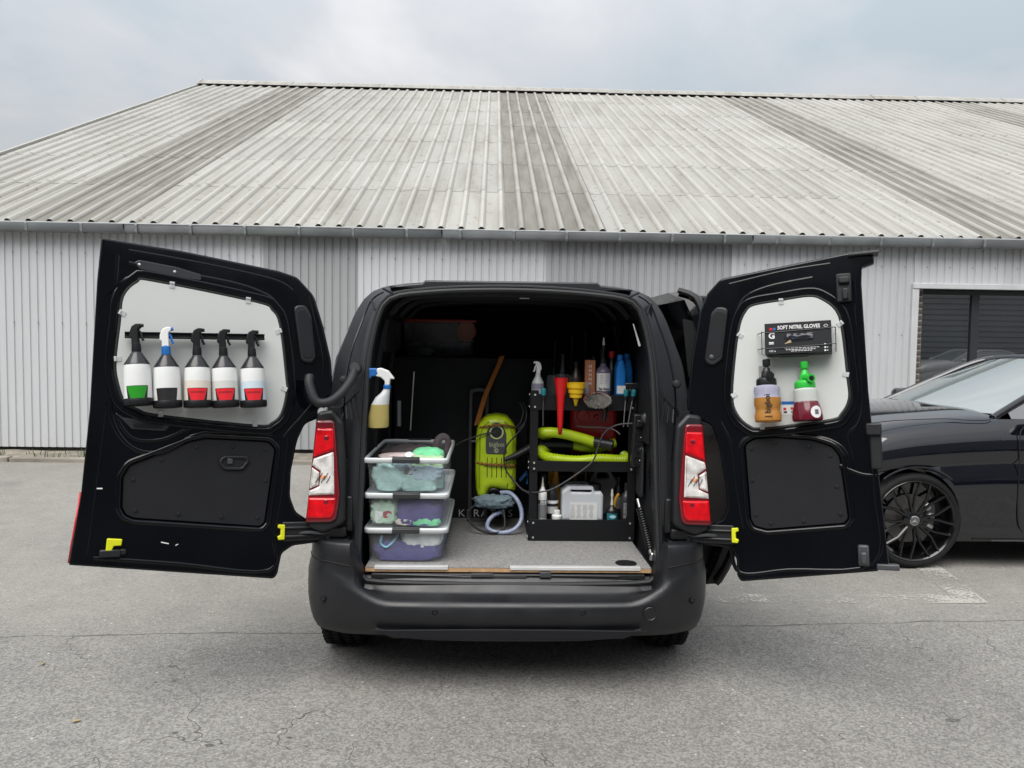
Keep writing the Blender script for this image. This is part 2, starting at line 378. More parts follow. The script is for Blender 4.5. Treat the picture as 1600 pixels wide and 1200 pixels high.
# ------------------------------------------------------------------ shed
shed = thing('shed', 'long light grey corrugated shed with a pale ribbed roof behind the van', 'building', (0, 6.66, 0))
def sheet_mat(name, col, stain, amt, scale, spots=0., roofm=False, rough=.6):
    m = pmat(name, col, rough, spec=.35); t = m.node_tree; b = t.nodes['Principled BSDF']; L = t.links.new
    g = N(t, 'ShaderNodeNewGeometry'); oi = N(t, 'ShaderNodeObjectInfo')
    mp = N(t, 'ShaderNodeMapping'); L(g.outputs['Position'], mp.inputs[0]); mp.inputs['Scale'].default_value = (2.6, .30, .35) if roofm else (1, 1, .22)
    n = N(t, 'ShaderNodeTexNoise'); n.inputs['Scale'].default_value = scale; n.inputs['Detail'].default_value = 8; n.inputs['Roughness'].default_value = .62; L(mp.outputs[0], n.inputs[0])
    r = N(t, 'ShaderNodeMapRange'); r.inputs[1].default_value = .42; r.inputs[2].default_value = .72; r.inputs[3].default_value = 0; r.inputs[4].default_value = amt; L(n.outputs['Fac'], r.inputs[0])
    mx1 = N(t, 'ShaderNodeMix', data_type='RGBA'); L(r.outputs[0], mx1.inputs[0]); mx1.inputs[6].default_value = (*col, 1); mx1.inputs[7].default_value = (*stain, 1)
    cur = mx1.outputs[2]
    if spots:
        n2 = N(t, 'ShaderNodeTexNoise'); n2.inputs['Scale'].default_value = 11; n2.inputs['Detail'].default_value = 4; L(g.outputs['Position'], n2.inputs[0])
        r2 = N(t, 'ShaderNodeMapRange'); r2.inputs[1].default_value = .62; r2.inputs[2].default_value = .70; r2.inputs[4].default_value = spots; L(n2.outputs['Fac'], r2.inputs[0])
        m3 = N(t, 'ShaderNodeMix', data_type='RGBA'); L(r2.outputs[0], m3.inputs[0]); L(cur, m3.inputs[6]); m3.inputs[7].default_value = (.17, .13, .085, 1); cur = m3.outputs[2]
    if roofm:      # dust settles in the pans; the rib crowns stay paler
        tco = N(t, 'ShaderNodeTexCoord'); sz = N(t, 'ShaderNodeSeparateXYZ'); L(tco.outputs['Object'], sz.inputs[0])
        r4 = N(t, 'ShaderNodeMapRange'); r4.inputs[1].default_value = .012; r4.inputs[2].default_value = .034; r4.inputs[4].default_value = .48; L(sz.outputs[2], r4.inputs[0])
        n4 = N(t, 'ShaderNodeTexNoise'); n4.inputs['Scale'].default_value = 1.1; n4.inputs['Detail'].default_value = 3; L(g.outputs['Position'], n4.inputs[0])
        k4 = M2(t, 'MULTIPLY', r4.outputs[0], M2(t, 'MULTIPLY_ADD', n4.outputs['Fac'], 1.6, .1))
        m4 = N(t, 'ShaderNodeMix', data_type='RGBA', clamp_factor=True); L(k4, m4.inputs[0]); L(cur, m4.inputs[6]); m4.inputs[7].default_value = (.50, .495, .465, 1); cur = m4.outputs[2]
    mr = N(t, 'ShaderNodeMapRange'); L(oi.outputs['Random'], mr.inputs[0]); mr.inputs[3].default_value = .93; mr.inputs[4].default_value = 1.04
    vm = N(t, 'ShaderNodeVectorMath', operation='SCALE'); L(cur, vm.inputs[0]); L(mr.outputs[0], vm.inputs['Scale'])
    L(vm.outputs[0], b.inputs['Base Color']); return m
wallm = sheet_mat('light_grey_cladding', (.575, .59, .605), (.50, .505, .515), .5, 2.5)
wallm2 = sheet_mat('weathered_grey_cladding', (.37, .38, .39), (.33, .33, .335), .5, 2.5)
roofm = sheet_mat('pale_roof_sheet', (.345, .340, .315), (.225, .213, .183), .8, 1.5, .7, True, .7)
roofd = sheet_mat('grimy_roof_sheet', (.215, .207, .183), (.12, .112, .094), .85, 2.4, .3, True, .8)
gutm = pmat('zinc_gutter', (.21, .225, .23), .45, metal=.25, var=.15, vs=3, rvar=.15)
# wall sheets: narrow grooves every 0.102 m
PIT = .1017; NW = 12
def wall_sheet(z0, z1):
    g = MB(); pr = []
    for k in range(NW):
        a = k*PIT; pr += [(a, 0), (a+.064, 0), (a+.071, .015), (a+.093, .015)]
    pr.append((NW*PIT, 0)); g.grid(lambda u, v: (pr[round(u*(len(pr)-1))][0], pr[round(u*(len(pr)-1))][1], z0 if v < .5 else z1), len(pr)-1, 1)
    return finish(g.mesh('wall_sheet'), 0)
SW = NW*PIT
wfull = wall_sheet(.11, 2.95); wtop = wall_sheet(2.36, 2.95); wbot = wall_sheet(.11, .92)
ob('wall_sheet', wfull.copy(), wallm, shed, TR(-8.46, .004, 0), recalc=False, smooth=0)
x = -3.05-4*SW; k = 0
while x < 13:
    dark = abs(x+3.05) < .1 or abs(x-(-3.05+3*SW)) < .1 or abs(x-(-3.05+4*SW)) < .1
    mat = wallm2 if dark else wallm
    if x+SW > 5.56 and x < 8.9:
        x = max(x, 5.50) if x < 5.5 and x > 4.3 else x
        if x >= 5.4:
            ob('wall_sheet', wtop.copy(), mat, shed, TR(x, 0, 0), recalc=False, smooth=0); ob('wall_sheet', wbot.copy(), mat, shed, TR(x, 0, 0), recalc=False, smooth=0)
    else:
        ob('wall_sheet', wfull.copy(), mat, shed, TR(x, 0, 0), recalc=False, smooth=0)
    x += SW
ob('wall_sheet', wfull.copy(), wallm, shed, TR(5.50-SW, .004, 0), recalc=False, smooth=0)
g = MB().bx(-8.46, 17.5, .06, .12, 0, .14); ob('plinth', g, plinth_m, shed)
g = MB().bx(-8.42, 5.5, .05, .09, .1, 2.95); ob('inner_wall', g, plinth_m, shed)
# side and back walls so that the shed is a closed volume
g = MB(); g.add([(-8.44,.1,0),(-8.44,25.4,0),(-8.44,25.4,3),(-8.44,12.7,8.6),(-8.44,.1,2.95)], [(0,1,2,3,4)]); g.add([(17.4,.1,0),(17.4,25.4,0),(17.4,25.4,3),(17.4,12.7,8.6),(17.4,.1,2.95)], [(0,1,2,3,4)])
ob('gable_wall', g, wallm, shed, smooth=0)
# screws along the cladding
g = MB()
for zr in (2.62, 1.72):
    for k in range(58):
        xx = -8.4+k*.305+.03
        if xx > 5.4 and zr < 2.4: continue
        g.cyl((xx, -.001, zr), (xx, -.006, zr), .010, .008, 6)
o = ob('screw', g, pmat('screw_zinc', (.33, .33, .34), .4, metal=.6), shed); o['kind'] = 'stuff'
# roof: ribbed sheets laid in courses
RPIT = .26; EZ = 2.985; EY = -.115; RUN = 12.8; RISE = 5.83; SL = hypot(RUN, RISE); ang = atan2(RISE, RUN); NC = 7; CL = SL/NC
def roof_sheet(n, ln):
    g = MB(); pr = []
    for k in range(n):
        a = k*RPIT; pr += [(a, 0), (a+.155, 0), (a+.174, .026), (a+.190, .040), (a+.220, .040), (a+.236, .026), (a+.257, 0)]
    pr.append((n*RPIT, 0)); m = len(pr)-1; st = [(0, .003), (.02, .003), (ln*.5, .0015), (ln, 0)]
    g.grid(lambda u, v: (pr[round(u*m)][0], st[round(v*3)][0], pr[round(u*m)][1]+st[round(v*3)][1]), m, 3)
    o = len(g.v)
    for p in pr: g.v += [(p[0], 0, p[1]+.003), (p[0], .0, p[1]+.0015)]
    for i in range(m): g.f.append((o+2*i, o+2*i+2, o+2*i+3, o+2*i+1))
    return g.mesh('roof_sheet')
RM = TR(0, EY, EZ) @ Matrix.Rotation(ang, 4, 'X')
cols = []; x = -8.50
for n, d in [(4,0),(5,0),(5,1),(5,0),(5,0),(5,0),(4,0),(5,1),(5,0),(5,0),(5,0),(4,0),(5,1),(5,0),(5,0),(5,0),(4,0),(5,1),(5,0),(5,0)]:
    cols.append((x, n, d)); x += n*RPIT
rmesh = {}
for n in (4, 5):
    for d in (0, 1): rmesh[n, d] = finish(roof_sheet(n, CL+.13), 25)
for cx_, n, d in cols:
    for r in range(NC):
        ob('roof_sheet', rmesh[n, d], roofd if d else roofm, shed, RM @ TR(cx_+random.uniform(-.004,.004), r*CL+random.uniform(-.04,.04)*(r > 0)+random.uniform(-.006,.006), r*.001+random.uniform(0,.002)) @ RZ(random.uniform(-.02,.02)), recalc=False, smooth=0)
XR = cols[-1][0]+cols[-1][1]*RPIT
# ridge: short overlapping cap pieces; far slope behind
cap = MB()
cap.loft([[(xx, -.34, -.14), (xx, -.05, .05), (xx, .05, .05), (xx, .34, -.14)] for xx in (0, 1.32)], closed=False)
cap.loft([[(xx, -.36, -.152), (xx, -.055, .065), (xx, .055, .065), (xx, .36, -.152)] for xx in (0, .07)], closed=False)
capm = finish(cap.mesh('ridge_cap'), 0)
k = 0; x = -8.54
while x < XR:
    ob('ridge_cap', capm, roofm, shed, TR(x, EY+RUN, EZ+RISE+.07+random.uniform(-.008,.008)), recalc=False, smooth=0, solid=.01); x += 1.3
g = MB(); g.add([(-8.50, EY+RUN, EZ+RISE), (XR, EY+RUN, EZ+RISE), (XR, EY+2*RUN, EZ), (-8.50, EY+2*RUN, EZ)], [(0,1,2,3)]); ob('rear_roof_slope', g, roofm, shed, smooth=0)
g = MB().box((-8.52, SL/2, .01), (.05, SL, .08)); ob('verge_board', g, roofm, shed, RM)
# small rust and moss specks lying on the roof read as material; a dark strip is added to stand for the shade under the ribs
g = MB().bx(-8.48, XR, .02, .06, 2.80, 2.97); ob('eaves_shade_strip', g, pmat('eaves_shade', (.035, .03, .027), .9), shed)
# gutter: half-open trough in lengths, with brackets
gp = [(-.155, .115), (-.165, .115), (-.168, .10), (-.160, .02), (-.145, 0), (-.05, 0), (-.035, .02), (-.03, .11)]
g = MB(); gm_ = MB().loft([[(xx, p[0], p[1]) for p in gp] for xx in (0, 3.98)], closed=False); gmesh = finish(gm_.mesh('gutter'), 20)
for k in range(7):
    ob('gutter', gmesh, gutm, shed, TR(-8.73+k*4, -.02+random.uniform(-.003,.003), 2.866+random.uniform(-.004,.004)), recalc=False, smooth=0, solid=.005)
ob('gutter_lip', MB().tube([(-8.73, -.186, 2.978), (4, -.187, 2.976), (18.5, -.186, 2.978)], .009, 6), pmat('pale_zinc', (.50, .52, .53), .4, metal=.2), shed)
br = MB().loft([[(xx, p[0]*1.02-.004, p[1]-.004) for p in gp] for xx in (0, .03)], closed=False); brm = finish(br.mesh('gutter_bracket'), 0)
for k in range(41):
    ob('gutter_bracket', brm, gutm, shed, TR(-8.68+k*.68, -.024, 2.864), recalc=False, smooth=0, solid=.006)
# window: flashing, brick reveal, dark frame, two panes
flash = pmat('grey_flashing', (.56, .57, .58), .4, spec=.5, var=.05, vs=4)
win = ob('window', MB().bx(5.52, 9.0, .30, .34, .88, 2.36), pmat('dark_room', (.012, .012, .013), .9), shed)
ob('flashing', MB().bx(5.46, 9.0, -.055, .03, 2.335, 2.405), flash, win, bevel=.006)
ob('flashing', MB().bx(5.46, 5.545, -.045, .03, .86, 2.335), flash, win, bevel=.006)
ob('window_sill', MB().bx(5.40, 9.0, -.10, .10, .84, .885), flash, win, bevel=.006)
frm = pmat('anthracite_frame', (.028, .032, .036), .4, var=.1)
for nm, b_ in (('frame', (5.66, 9.0, .13, .20, 2.27, 2.334)), ('mullion', (6.37, 6.47, .13, .20, .90, 2.27)), ('mullion', (7.20, 7.30, .13, .20, .90, 2.27)), ('frame', (5.66, 5.70, .13, .20, .90, 2.27))):
    ob(nm, MB().bx(*b_), frm, win, bevel=.004)
for x0, x1, tl in ((5.69, 6.38, .25), (6.46, 7.21, -.1), (7.29, 9.0, .1)):
    ob('pane', MB().box((0, 0, 0), (x1-x0, .012, 1.36)), glassd, win, TR((x0+x1)/2, .165, 1.59) @ RZ(tl), smooth=0)
brk = pmat('brown_brick', (.105, .082, .068), .85, var=.3, vs=25, bump=.4, bs=120)
mort = pmat('pale_mortar', (.36, .34, .31), .9, var=.15, vs=30)
ob('mortar', MB().bx(5.52, 5.66, .075, .29, .88, 2.334), mort, win, smooth=0)
bmesh_ = finish(MB().box((0, 0, 0), (.128, .10, .058)).mesh('brick'), 0)
for k in range(18):
    ob('brick', bmesh_, brk, win, TR(5.592+random.uniform(-.003,.003), .117, .925+k*.0795), bevel=.004, recalc=False, smooth=0)
# ------------------------------------------------------------------ van
LEAN = radians(9); TL = tan(LEAN)
van = thing('van', 'black panel van seen from behind with both rear doors swung wide open', 'van')
# outline of the tail: half profile (x, z), bottom to roof
prof = [(.86,.42),(.885,.55),(.897,.70),(.900,.85),(.897,1.0),(.880,1.19),(.858,1.35),(.838,1.47),(.792,1.586),(.752,1.69),(.712,1.755),(.665,1.797),(.60,1.82),(.50,1.835),(.36,1.845),(.18,1.85),(0,1.851)]
def yr(z): return .05+(z-.55)*TL       # rear plane of the body shell
full = [(x, z) for x, z in prof] + [(-x, z) for x, z in reversed(prof[:-1])]
opn = [(-.673,.563),(-.668,.9),(-.662,1.259),(-.648,1.497),(-.606,1.69),(-.545,1.757),(-.40,1.780),(-.226,1.792),(0,1.797),(.226,1.792),(.40,1.780),(.545,1.757),(.606,1.69),(.648,1.497),(.662,1.259),(.668,.9),(.676,.563),(.655,.505),(.60,.482),(.3,.474),(-.3,.474),(-.60,.482),(-.655,.505)]
opn = sm(opn, 4)
# shell, lofted forward; the right side is open where the side door has been slid back
stn = [(None,0,1.851,0),(.42,.012,1.858,0),(.85,.02,1.86,0),(1.95,.022,1.86,0),(2.6,.02,1.85,0),(2.95,.015,1.80,0),(3.3,.01,1.53,0),(3.62,0,1.20,0),(4.05,-.02,1.06,0),(4.3,-.10,.92,0),(4.38,-.2,.75,0)]
g = MB(); rings = []
for y, dx, zt, _ in stn:
    r = []
    for x, z in full:
        zz_ = .42+(z-.42)*(zt-.42)/(1.851-.42); sx = (1 if x > 0 else -1 if x < 0 else 0)
        r.append((x+sx*dx*(1 if abs(x) > .5 else abs(x)/.5), (yr(z)+.10 if y is None else y), zz_))
    rings.append(r)
n = len(full)
for r in rings: g.v += r
for k in range(len(rings)-1):
    for i in range(n-1):
        a = full[i]; b = full[i+1]
        if k == 2 and a[0] > .6 and 1.1 < (a[1]+b[1])/2 < 1.76: continue
        g.f.append((k*n+i, k*n+i+1, (k+1)*n+i+1, (k+1)*n+i))
g.f.append(tuple((len(rings)-1)*n+i for i in range(n)))
body = ob('body', g, paint, van, smooth=50)
# lower sides with wheel arches, cut as plates
def arch(cy, r=.40): return [(cy-r*cos(a), .32+r*sin(a)) for a in [pi*k/14 for k in range(15)]]
side = [(.16,.30),(.16,.46),(4.28,.46),(4.28,.30)] 
side = [(.10,.46)]+[(.10,.33)]+arch(.54)+[(.98,.24),(2.88,.24)]+arch(3.32)+[(4.2,.28),(4.25,.46)]
for s in (-1, 1):
    me = plate([side], .03, .006); ob('side_sill', me, plastic, van, Matrix(((0,0,s,s*.885),(1,0,0,0),(0,1,0,0),(0,0,0,1))))
ob('underbody', MB().bx(-.78, .78, .12, 4.1, .34, .44), trim, van)
for s, y in ((-1,.54),(1,.54),(-1,3.32),(1,3.32)):
    w = MB(); M_ = TR(s*.81, y, .325) @ RY(90)
    pr = [(.20,-.09),(.25,-.10),(.295,-.098),(.315,-.085),(.322,-.07),(.322,-.052),(.314,-.050),(.314,-.044),(.323,-.042),(.325,-.012),(.315,-.010),(.315,.010),(.325,.012),(.323,.042),(.314,.044),(.314,.050),(.322,.052),(.322,.07),(.315,.085),(.295,.098),(.25,.10),(.20,.09)]
    w.lathe(pr, 48, M_, cap=False)
    for k in range(60):
        a = 2*pi*k/60
        for zc in (-.075, .075, -.028, .028):
            w.box(M_ @ Vector((.324*cos(a), .324*sin(a), zc)), (.012, .016, .03), (M_.to_3x3() @ Matrix.Rotation(a, 3, 'Z')))
    wo_ = ob('wheel', w, tyre, van)
    ob('rim', MB().lathe([(0,-.02),(.05,-.02),(.07,0),(.19,.01),(.20,.09),(.205,-.09),(.0,-.085)] if s > 0 else [(0,.02),(.05,.02),(.07,0),(.19,-.01),(.20,-.09),(.205,.09),(0,.085)], 32, M_), gblack, wo_)
# windscreen and cab glass (never seen from behind, but there)
g = MB(); g.add([(-.74,3.30,1.56),(.74,3.30,1.56),(.86,3.66,1.22),(-.86,3.66,1.22)], [(0,1,2,3)]); ob('windscreen', g, glassd, van, smooth=0)
# rear frame: jamb faces between the door seal and the outer skin
C0 = (0, 1.12); NR = 120
rA = ringN(opn, C0, NR); low = [(.72,.30),(.80,.34)]
outl = [(x, z) for x, z in full]; outl = [(-.86,.33),(.86,.33)]+outl
rC = ringN(outl, C0, NR)
def off(r, d): return [(C0[0]+(p[0]-C0[0])*(1+d/hypot(p[0]-C0[0], p[1]-C0[1])), C0[1]+(p[1]-C0[1])*(1+d/hypot(p[0]-C0[0], p[1]-C0[1]))) for p in r]
def P3(r, dy): return [(x, (z-.55)*TL+dy, z) for x, z in r]
def lerp(r, s, t): return [(a[0]*(1-t)+b[0]*t, a[1]*(1-t)+b[1]*t) for a, b in zip(r, s)]
rB = off(rA, .03)
g = MB().loft([P3(off(rA, .012), .16), P3(off(rA, .002), .05), P3(rA, .012), P3(off(rA, .006), 0), P3(rB, .004), P3(lerp(rB, rC, .15), .03), P3(lerp(rB, rC, .2), .034), P3(lerp(rB, rC, .88), .075), P3(lerp(rB, rC, .92), .09), P3(rC, .155)])
ob('rear_frame', g, paint2, van, smooth=30)
# seal: a ribbed rubber ring
g = MB(); g.tube(P3(off(rA, .004), -.004), .012, 8, True); g.tube(P3(off(rA, .022), .002), .006, 6, True)
ob('door_seal', g, rubber, van)
# cargo tunnel
tun = off(rA, .012)
def T3(y):
    return [(x, max((z-.55)*TL+.15, .15) if y is None else y, z) for x, z in tun]
g = MB(); rs = [T3(None), T3(.36), T3(.86), T3(1.86)]
for r in rs: g.v += r
for k in range(3):
    for i in range(NR):
        j = (i+1) % NR; zc = (tun[i][1]+tun[j][1])/2
        if k == 1 and tun[i][0] > .5 and 1.24 < zc < 1.70: continue
        g.f.append((k*NR+i, k*NR+j, (k+1)*NR+j, (k+1)*NR+i))
g.f.append(tuple(3*NR+i for i in range(NR)))
ob('cargo_lining', g, lining, van, smooth=30)
me = plate([[(.22,1.08),(1.35,1.08),(1.35,1.75),(.22,1.75)], [(.72,1.665),(.64,1.665),(.43,1.548),(.535,1.542)], [(.335,1.326),(.30,1.326),(.262,1.283)]], .01)
ob('side_panel', me, lining, van, Matrix(((0,0,1,.66),(1,0,0,0),(0,1,0,0),(0,0,0,1))))
# lining panels and roof bows
for s in (-1, 1):
    me = plate([rp([(.40,1.50),(1.10,1.50),(1.10,1.66),(.52,1.69)], .03)] if s < 0 else [rp([(.30,.80),(.44,.80),(.44,1.05),(.30,1.05)], .02)], .012, .003)
    ob('lining_panel', me, liningp, van, Matrix(((0,0,s,s*(.640 if s < 0 else .672)),(1,0,0,0),(0,1,0,0),(0,0,0,1))) @ (TR(0, 0, -.02)))
    for y in ((.42, .95) if s < 0 else (1.0,)):
        ob('wall_rib', MB().tube(sm([(s*.672,y,.60),(s*.668,y,1.20),(s*.650,y,1.48),(s*.612,y,1.66)], 4, False), .014, 6), liningp, van)
for y in (.45, .85, 1.3): ob('roof_bow', MB().tube(sm([(-.60,y,1.69),(-.50,y,1.772),(-.25,y,1.795),(0,y,1.800),(.25,y,1.795),(.50,y,1.772),(.60,y,1.69)], 4, False), .016, 6), liningp, van)
# pressed seams on the jambs
for s in (-1, 1):
    g = MB(); g.tube(sm([(s*.735,.02,1.03),(s*.757,.075,1.30),(s*.735,.130,1.50),(s*.69,.180,1.655),(s*.655,.205,1.745),(s*.60,.213,1.785)], 5, False), .0045, 6)
    ob('jamb_seam', g, paint, van)
    ob('drip_channel', MB().tube([(s*.655,.205,1.745),(s*.64,.197,1.70)], .005, 6), paint2, van); ob('drip_channel', MB().tube([(s*.60,.19,1.80),(s*.545,.195,1.772)], .006, 6), paint2, van)
    # door stop buffer, lamp housing, latch brackets
    g = MB().lathe([(0,0),(.02,0),(.019,.02),(.012,.028),(0,.03)], 14, TR(s*.762, .10, 1.375) @ RX(90)); ob('rubber_buffer', g, rubber, van)
    hs = [(s*.728,.74,.05),(s*.735,1.05,.03),(s*.748,1.19,.04),(s*.80,1.245,.03),(s*.868,1.235,.03),(s*.885,1.0,.02),(s*.893,.72,.03),(s*.82,.70,.05)]
    me = plate([rp(hs, .03, 6)], .07, .018, 0, 3); Fm = TR(0, .0, .55) @ Matrix.Rotation(pi/2-LEAN, 4, 'X') @ TR(0, -.55, 0)
    lh = ob('lamp_housing', me, blackp, van, TR(0, -.02, 0) @ Fm)
    # tail lamp: red over clear over red, wrapped round the corner
    def sec(pts, d0, d1, nm, m, par):
        o_ = plate([rp([(s*a, b, r) for a, b, r in pts], .004, 4)], d1-d0, .010, d0, 3)
        return ob(nm, o_, m, par, TR(0, -.02, 0) @ Fm if par is van else None)
    lamp = sec([(.765,.748,.035),(.752,.86,.03),(.776,1.12,.02),(.786,1.196,.018),(.866,1.196,.015),(.879,1.0,.01),(.897,.745,.012)], .03, .088, 'tail_lamp', red_dark, van)
    sec([(.781,1.065,.004),(.786,1.160,.01),(.862,1.160,.01),(.871,1.03,.004)], .06, .094, 'red_lens', red_lens, lamp)
    sec([(.772,.868,.004),(.781,1.058,.006),(.870,1.026,.006),(.876,.995,.004),(.838,.97,.004),(.842,.905,.004),(.885,.885,.004),(.886,.862,.004)], .06, .093, 'clear_lens', clear_lens, lamp)
    sec([(.842,.908,.004),(.84,.966,.004),(.876,.990,.004),(.884,.89,.004)], .05, .092, 'side_lens', clear_lens, lamp)
    sec([(.775,.765,.03),(.765,.855,.008),(.886,.855,.006),(.891,.763,.008)], .06, .094, 'red_lens', red_lens, lamp)
    for kx, kz, r_ in ((.815,1.115,.013),(.808,.835,.012)):
        ob('reflector_cup', MB().lathe([(0,.0),(r_,.0),(r_*.8,.001),(0,.0015)], 16, TR(s*kx, kz, .0935)), red_dark, lamp)
    ob('bulb', MB().lathe([(0,0),(.014,0),(.011,.001),(0,.002)], 18, TR(s*.822, .945, .0925), 1, .8), amber, lamp)
    g = MB()
    for q in range(5): g.box((s*(.80+.012*q), .935+.012*(q % 2), .0945), (.0025, .036, .002), Matrix.Rotation(-.5, 3, 'Z'))
    ob('lens_rib', g, greyp, lamp)
    # lower corner of the jamb: dark bracketry
    g = MB().box((s*.80, .03, .70), (.14, .10, .05)).box((s*.77, .02, .655), (.10, .08, .03)).box((s*.72,.012,.78),(.03,.03,.16)); ob('hinge_mount', g, blackp, van, bevel=.008)
    g = MB().tube(sm([(s*.765,.02,.715),(s*.82,-.03,.70),(s*.88,-.06,.71),(s*.93,-.055,.705)], 4, False), .007, 6); ob('check_strap', g, greyp, van)
    g = MB()
    for q in range(3): g.tube([(s*(.695+.022*q), .075-.012*q, 1.20), (s*(.712+.02*q), .09, 1.325-.02*q)], .005, 6)
    g.tube([(s*.69,.08,1.33),(s*.80,.07,1.22)], .006, 6); g.box((s*.79,.06,1.24),(.05,.04,.03)); ob('jamb_bracket', g, blackp, van)
# roof edge: third brake lamp bar and raised lip
me = plate([rp([(-.60,1.806),(-.50,1.822),(-.42,1.829),(-.405,1.843),(.405,1.845),(.42,1.831),(.50,1.824),(.60,1.808),(.40,1.795),(-.40,1.795)], .006)], .10, .008, -.10); ob('roof_lip', me, paint2, van, TR(0, .21, 0) @ FRONT)

g = MB().bx(.04, .085, .24, .25, 1.765, 1.768); ob('roof_lamp', g, whitep, van)
# bumper
path = [(-.905,.46),(-.920,.30),(-.922,.16),(-.908,.05),(-.872,-.03),(-.80,-.085),(-.68,-.118),(-.4,-.135),(0,-.14),(.4,-.135),(.68,-.118),(.80,-.085),(.872,-.03),(.908,.05),(.922,.16),(.920,.30),(.905,.46)]
path = sm(path, 9, False)
cen = [(-.138,.500),(-.128,.490),(-.112,.470),(-.096,.446),(-.082,.434),(-.03,.426),(-.006,.418),(.003,.402),(.006,.37),(.001,.335),(-.006,.315),(-.012,.295),(-.03,.270),(-.09,.242)]
cor = [(-.07,.674),(-.022,.672),(-.014,.662),(-.012,.60),(-.010,.572),(-.002,.548),(.003,.52),(.005,.47),(.005,.41),(.0,.365),(-.006,.332),(-.014,.302),(-.03,.270),(-.09,.242)]
g = MB(); rings = []
for i, p in enumerate(path):
    a = Vector(path[max(0, i-1)]); b = Vector(path[min(len(path)-1, i+1)]); t_ = (b-a).normalized(); nrm = Vector((t_.y, -t_.x))
    ua = min(1, max(0, (abs(p[0])-.655)/.045)); ua = ua*ua*(3-2*ua); ub = min(1, max(0, (abs(p[0])-.52)/.30)); ub = ub*ub*(3-2*ub); row = []
    for q, (c0, c1) in enumerate(zip(cen, cor)):
        u = ua if q < 4 else ub if q > 4 else .5*(ua+ub); o_ = c0[0]*(1-u)+c1[0]*u; row.append((p[0]+nrm.x*o_, p[1]+nrm.y*o_, c0[1]*(1-u)+c1[1]*u))
    rings.append(row)
g.loft(rings, closed=False)
bumper = ob('bumper', g, plastic, van, smooth=50)
for s in (-1, 1):
    sg = [(r[3][0]*.45+r[4][0]*.55, r[3][1]*.45+r[4][1]*.55, r[3][2]*.45+r[4][2]*.55) for p, r in zip(path, rings) if p[0]*s > .69]
    ob('corner_seam', MB().tube(sg, .0035, 5), trim, bumper)
def bface(x, z):     # rear face depth of the bumper
    return -.146+.012*min(1, (abs(x)/.66)**2)
lens = [(-.60,.308)]+[(x, .276-.010*(1-(x/.60)**2)) for x in [(-.5+.1*k) for k in range(11)]]+[(.60,.308)]+[(x, .306+.006*(1-(x/.6)**2)) for x in [(.5-.1*k) for k in range(11)]]
me = plate([lens], .012, .003); ob('bumper_slot', me, trim, bumper, TR(0, -.141, 0) @ FRONT)
g = MB().tube([(x, -.142+.016*(abs(x)/.6)**4, .275-.010*(1-(x/.60)**2)+.028*(abs(x)/.58)**6) for x in [(-.58+.058*k) for k in range(21)]], .009, 8); ob('bumper_lip', g, plastic, bumper)
for x, z in ((-.322,.385),(.322,.385),(-.815,.42),(.815,.42)):
    yy = bface(x, z) if abs(x) < .5 else -.090; M_ = TR(x, yy+.004, z) @ RZ(0 if abs(x) < .5 else (36 if x > 0 else -36)) @ RX(90)
    so_ = ob('parking_sensor', MB().lathe([(0,.0),(.013,0),(.013,.004),(.011,.006),(.0105,.002),(0,.002)], 20, M_), trim, bumper)
    ob('sensor_disc', MB().lathe([(0,.002),(.008,.002),(.007,.005),(0,.0055)], 16, M_), plastic, so_)
M_ = TR(.617, -.136, .380) @ RZ(3) @ RX(90); ob('tow_eye_cover', MB().lathe([(0,.0),(.030,0),(.030,.0035),(.028,.0055),(.026,.0035),(0,.0035)], 28, M_), plastic, bumper)
# loading sill under the board
g = MB().bx(-.62, .62, -.005, .12, .485, .512); ob('loading_sill', g, blackp, van, bevel=.006)
g = MB().box((-.12,-.006,.507),(.10,.02,.016)).box((.0,-.004,.503),(.16,.018,.014)).box((.165,-.008,.512),(.05,.02,.024)).tube([(-.55,-.006,.508),(-.2,-.012,.502),(.1,-.008,.508),(.5,-.01,.506)], .004, 6); ob('latch_striker', g, greyp, van, bevel=.003)
for x in (-.64, .64): ob('jamb_screw', MB().lathe([(0,0),(.006,0),(.005,.003),(0,.004)], 10, TR(x, -.004, .487) @ RX(90)), bolt, van)
# load floor: carpeted ply with aluminium edge strips
fl = plate([rp([(-.648,0),(.650,0),(.645,1.0),(-.645,1.0)], .008)], .016, .0, .519); ob('load_floor', fl, wood, van)
me = plate([rp([(-.646,.002),(.648,.002),(.643,1.0),(-.643,1.0)], .008)], .006, .002, .535); ob('carpet', me, carpet, van)
for x0, x1 in ((-.605,-.275),(.005,.598)):
    ob('edge_strip', MB().bx(x0, x1, -.004, .022, .5415, .5445).bx(x0, x1, -.006, -.003, .530, .5445), alu, van, bevel=.0008)
ob('finger_hole', MB().lathe([(0,.5405),(.050,.5405),(.050,.5435),(.044,.5440),(0,.5436)], 28, TR(.545,.075,0)), blackp, van)
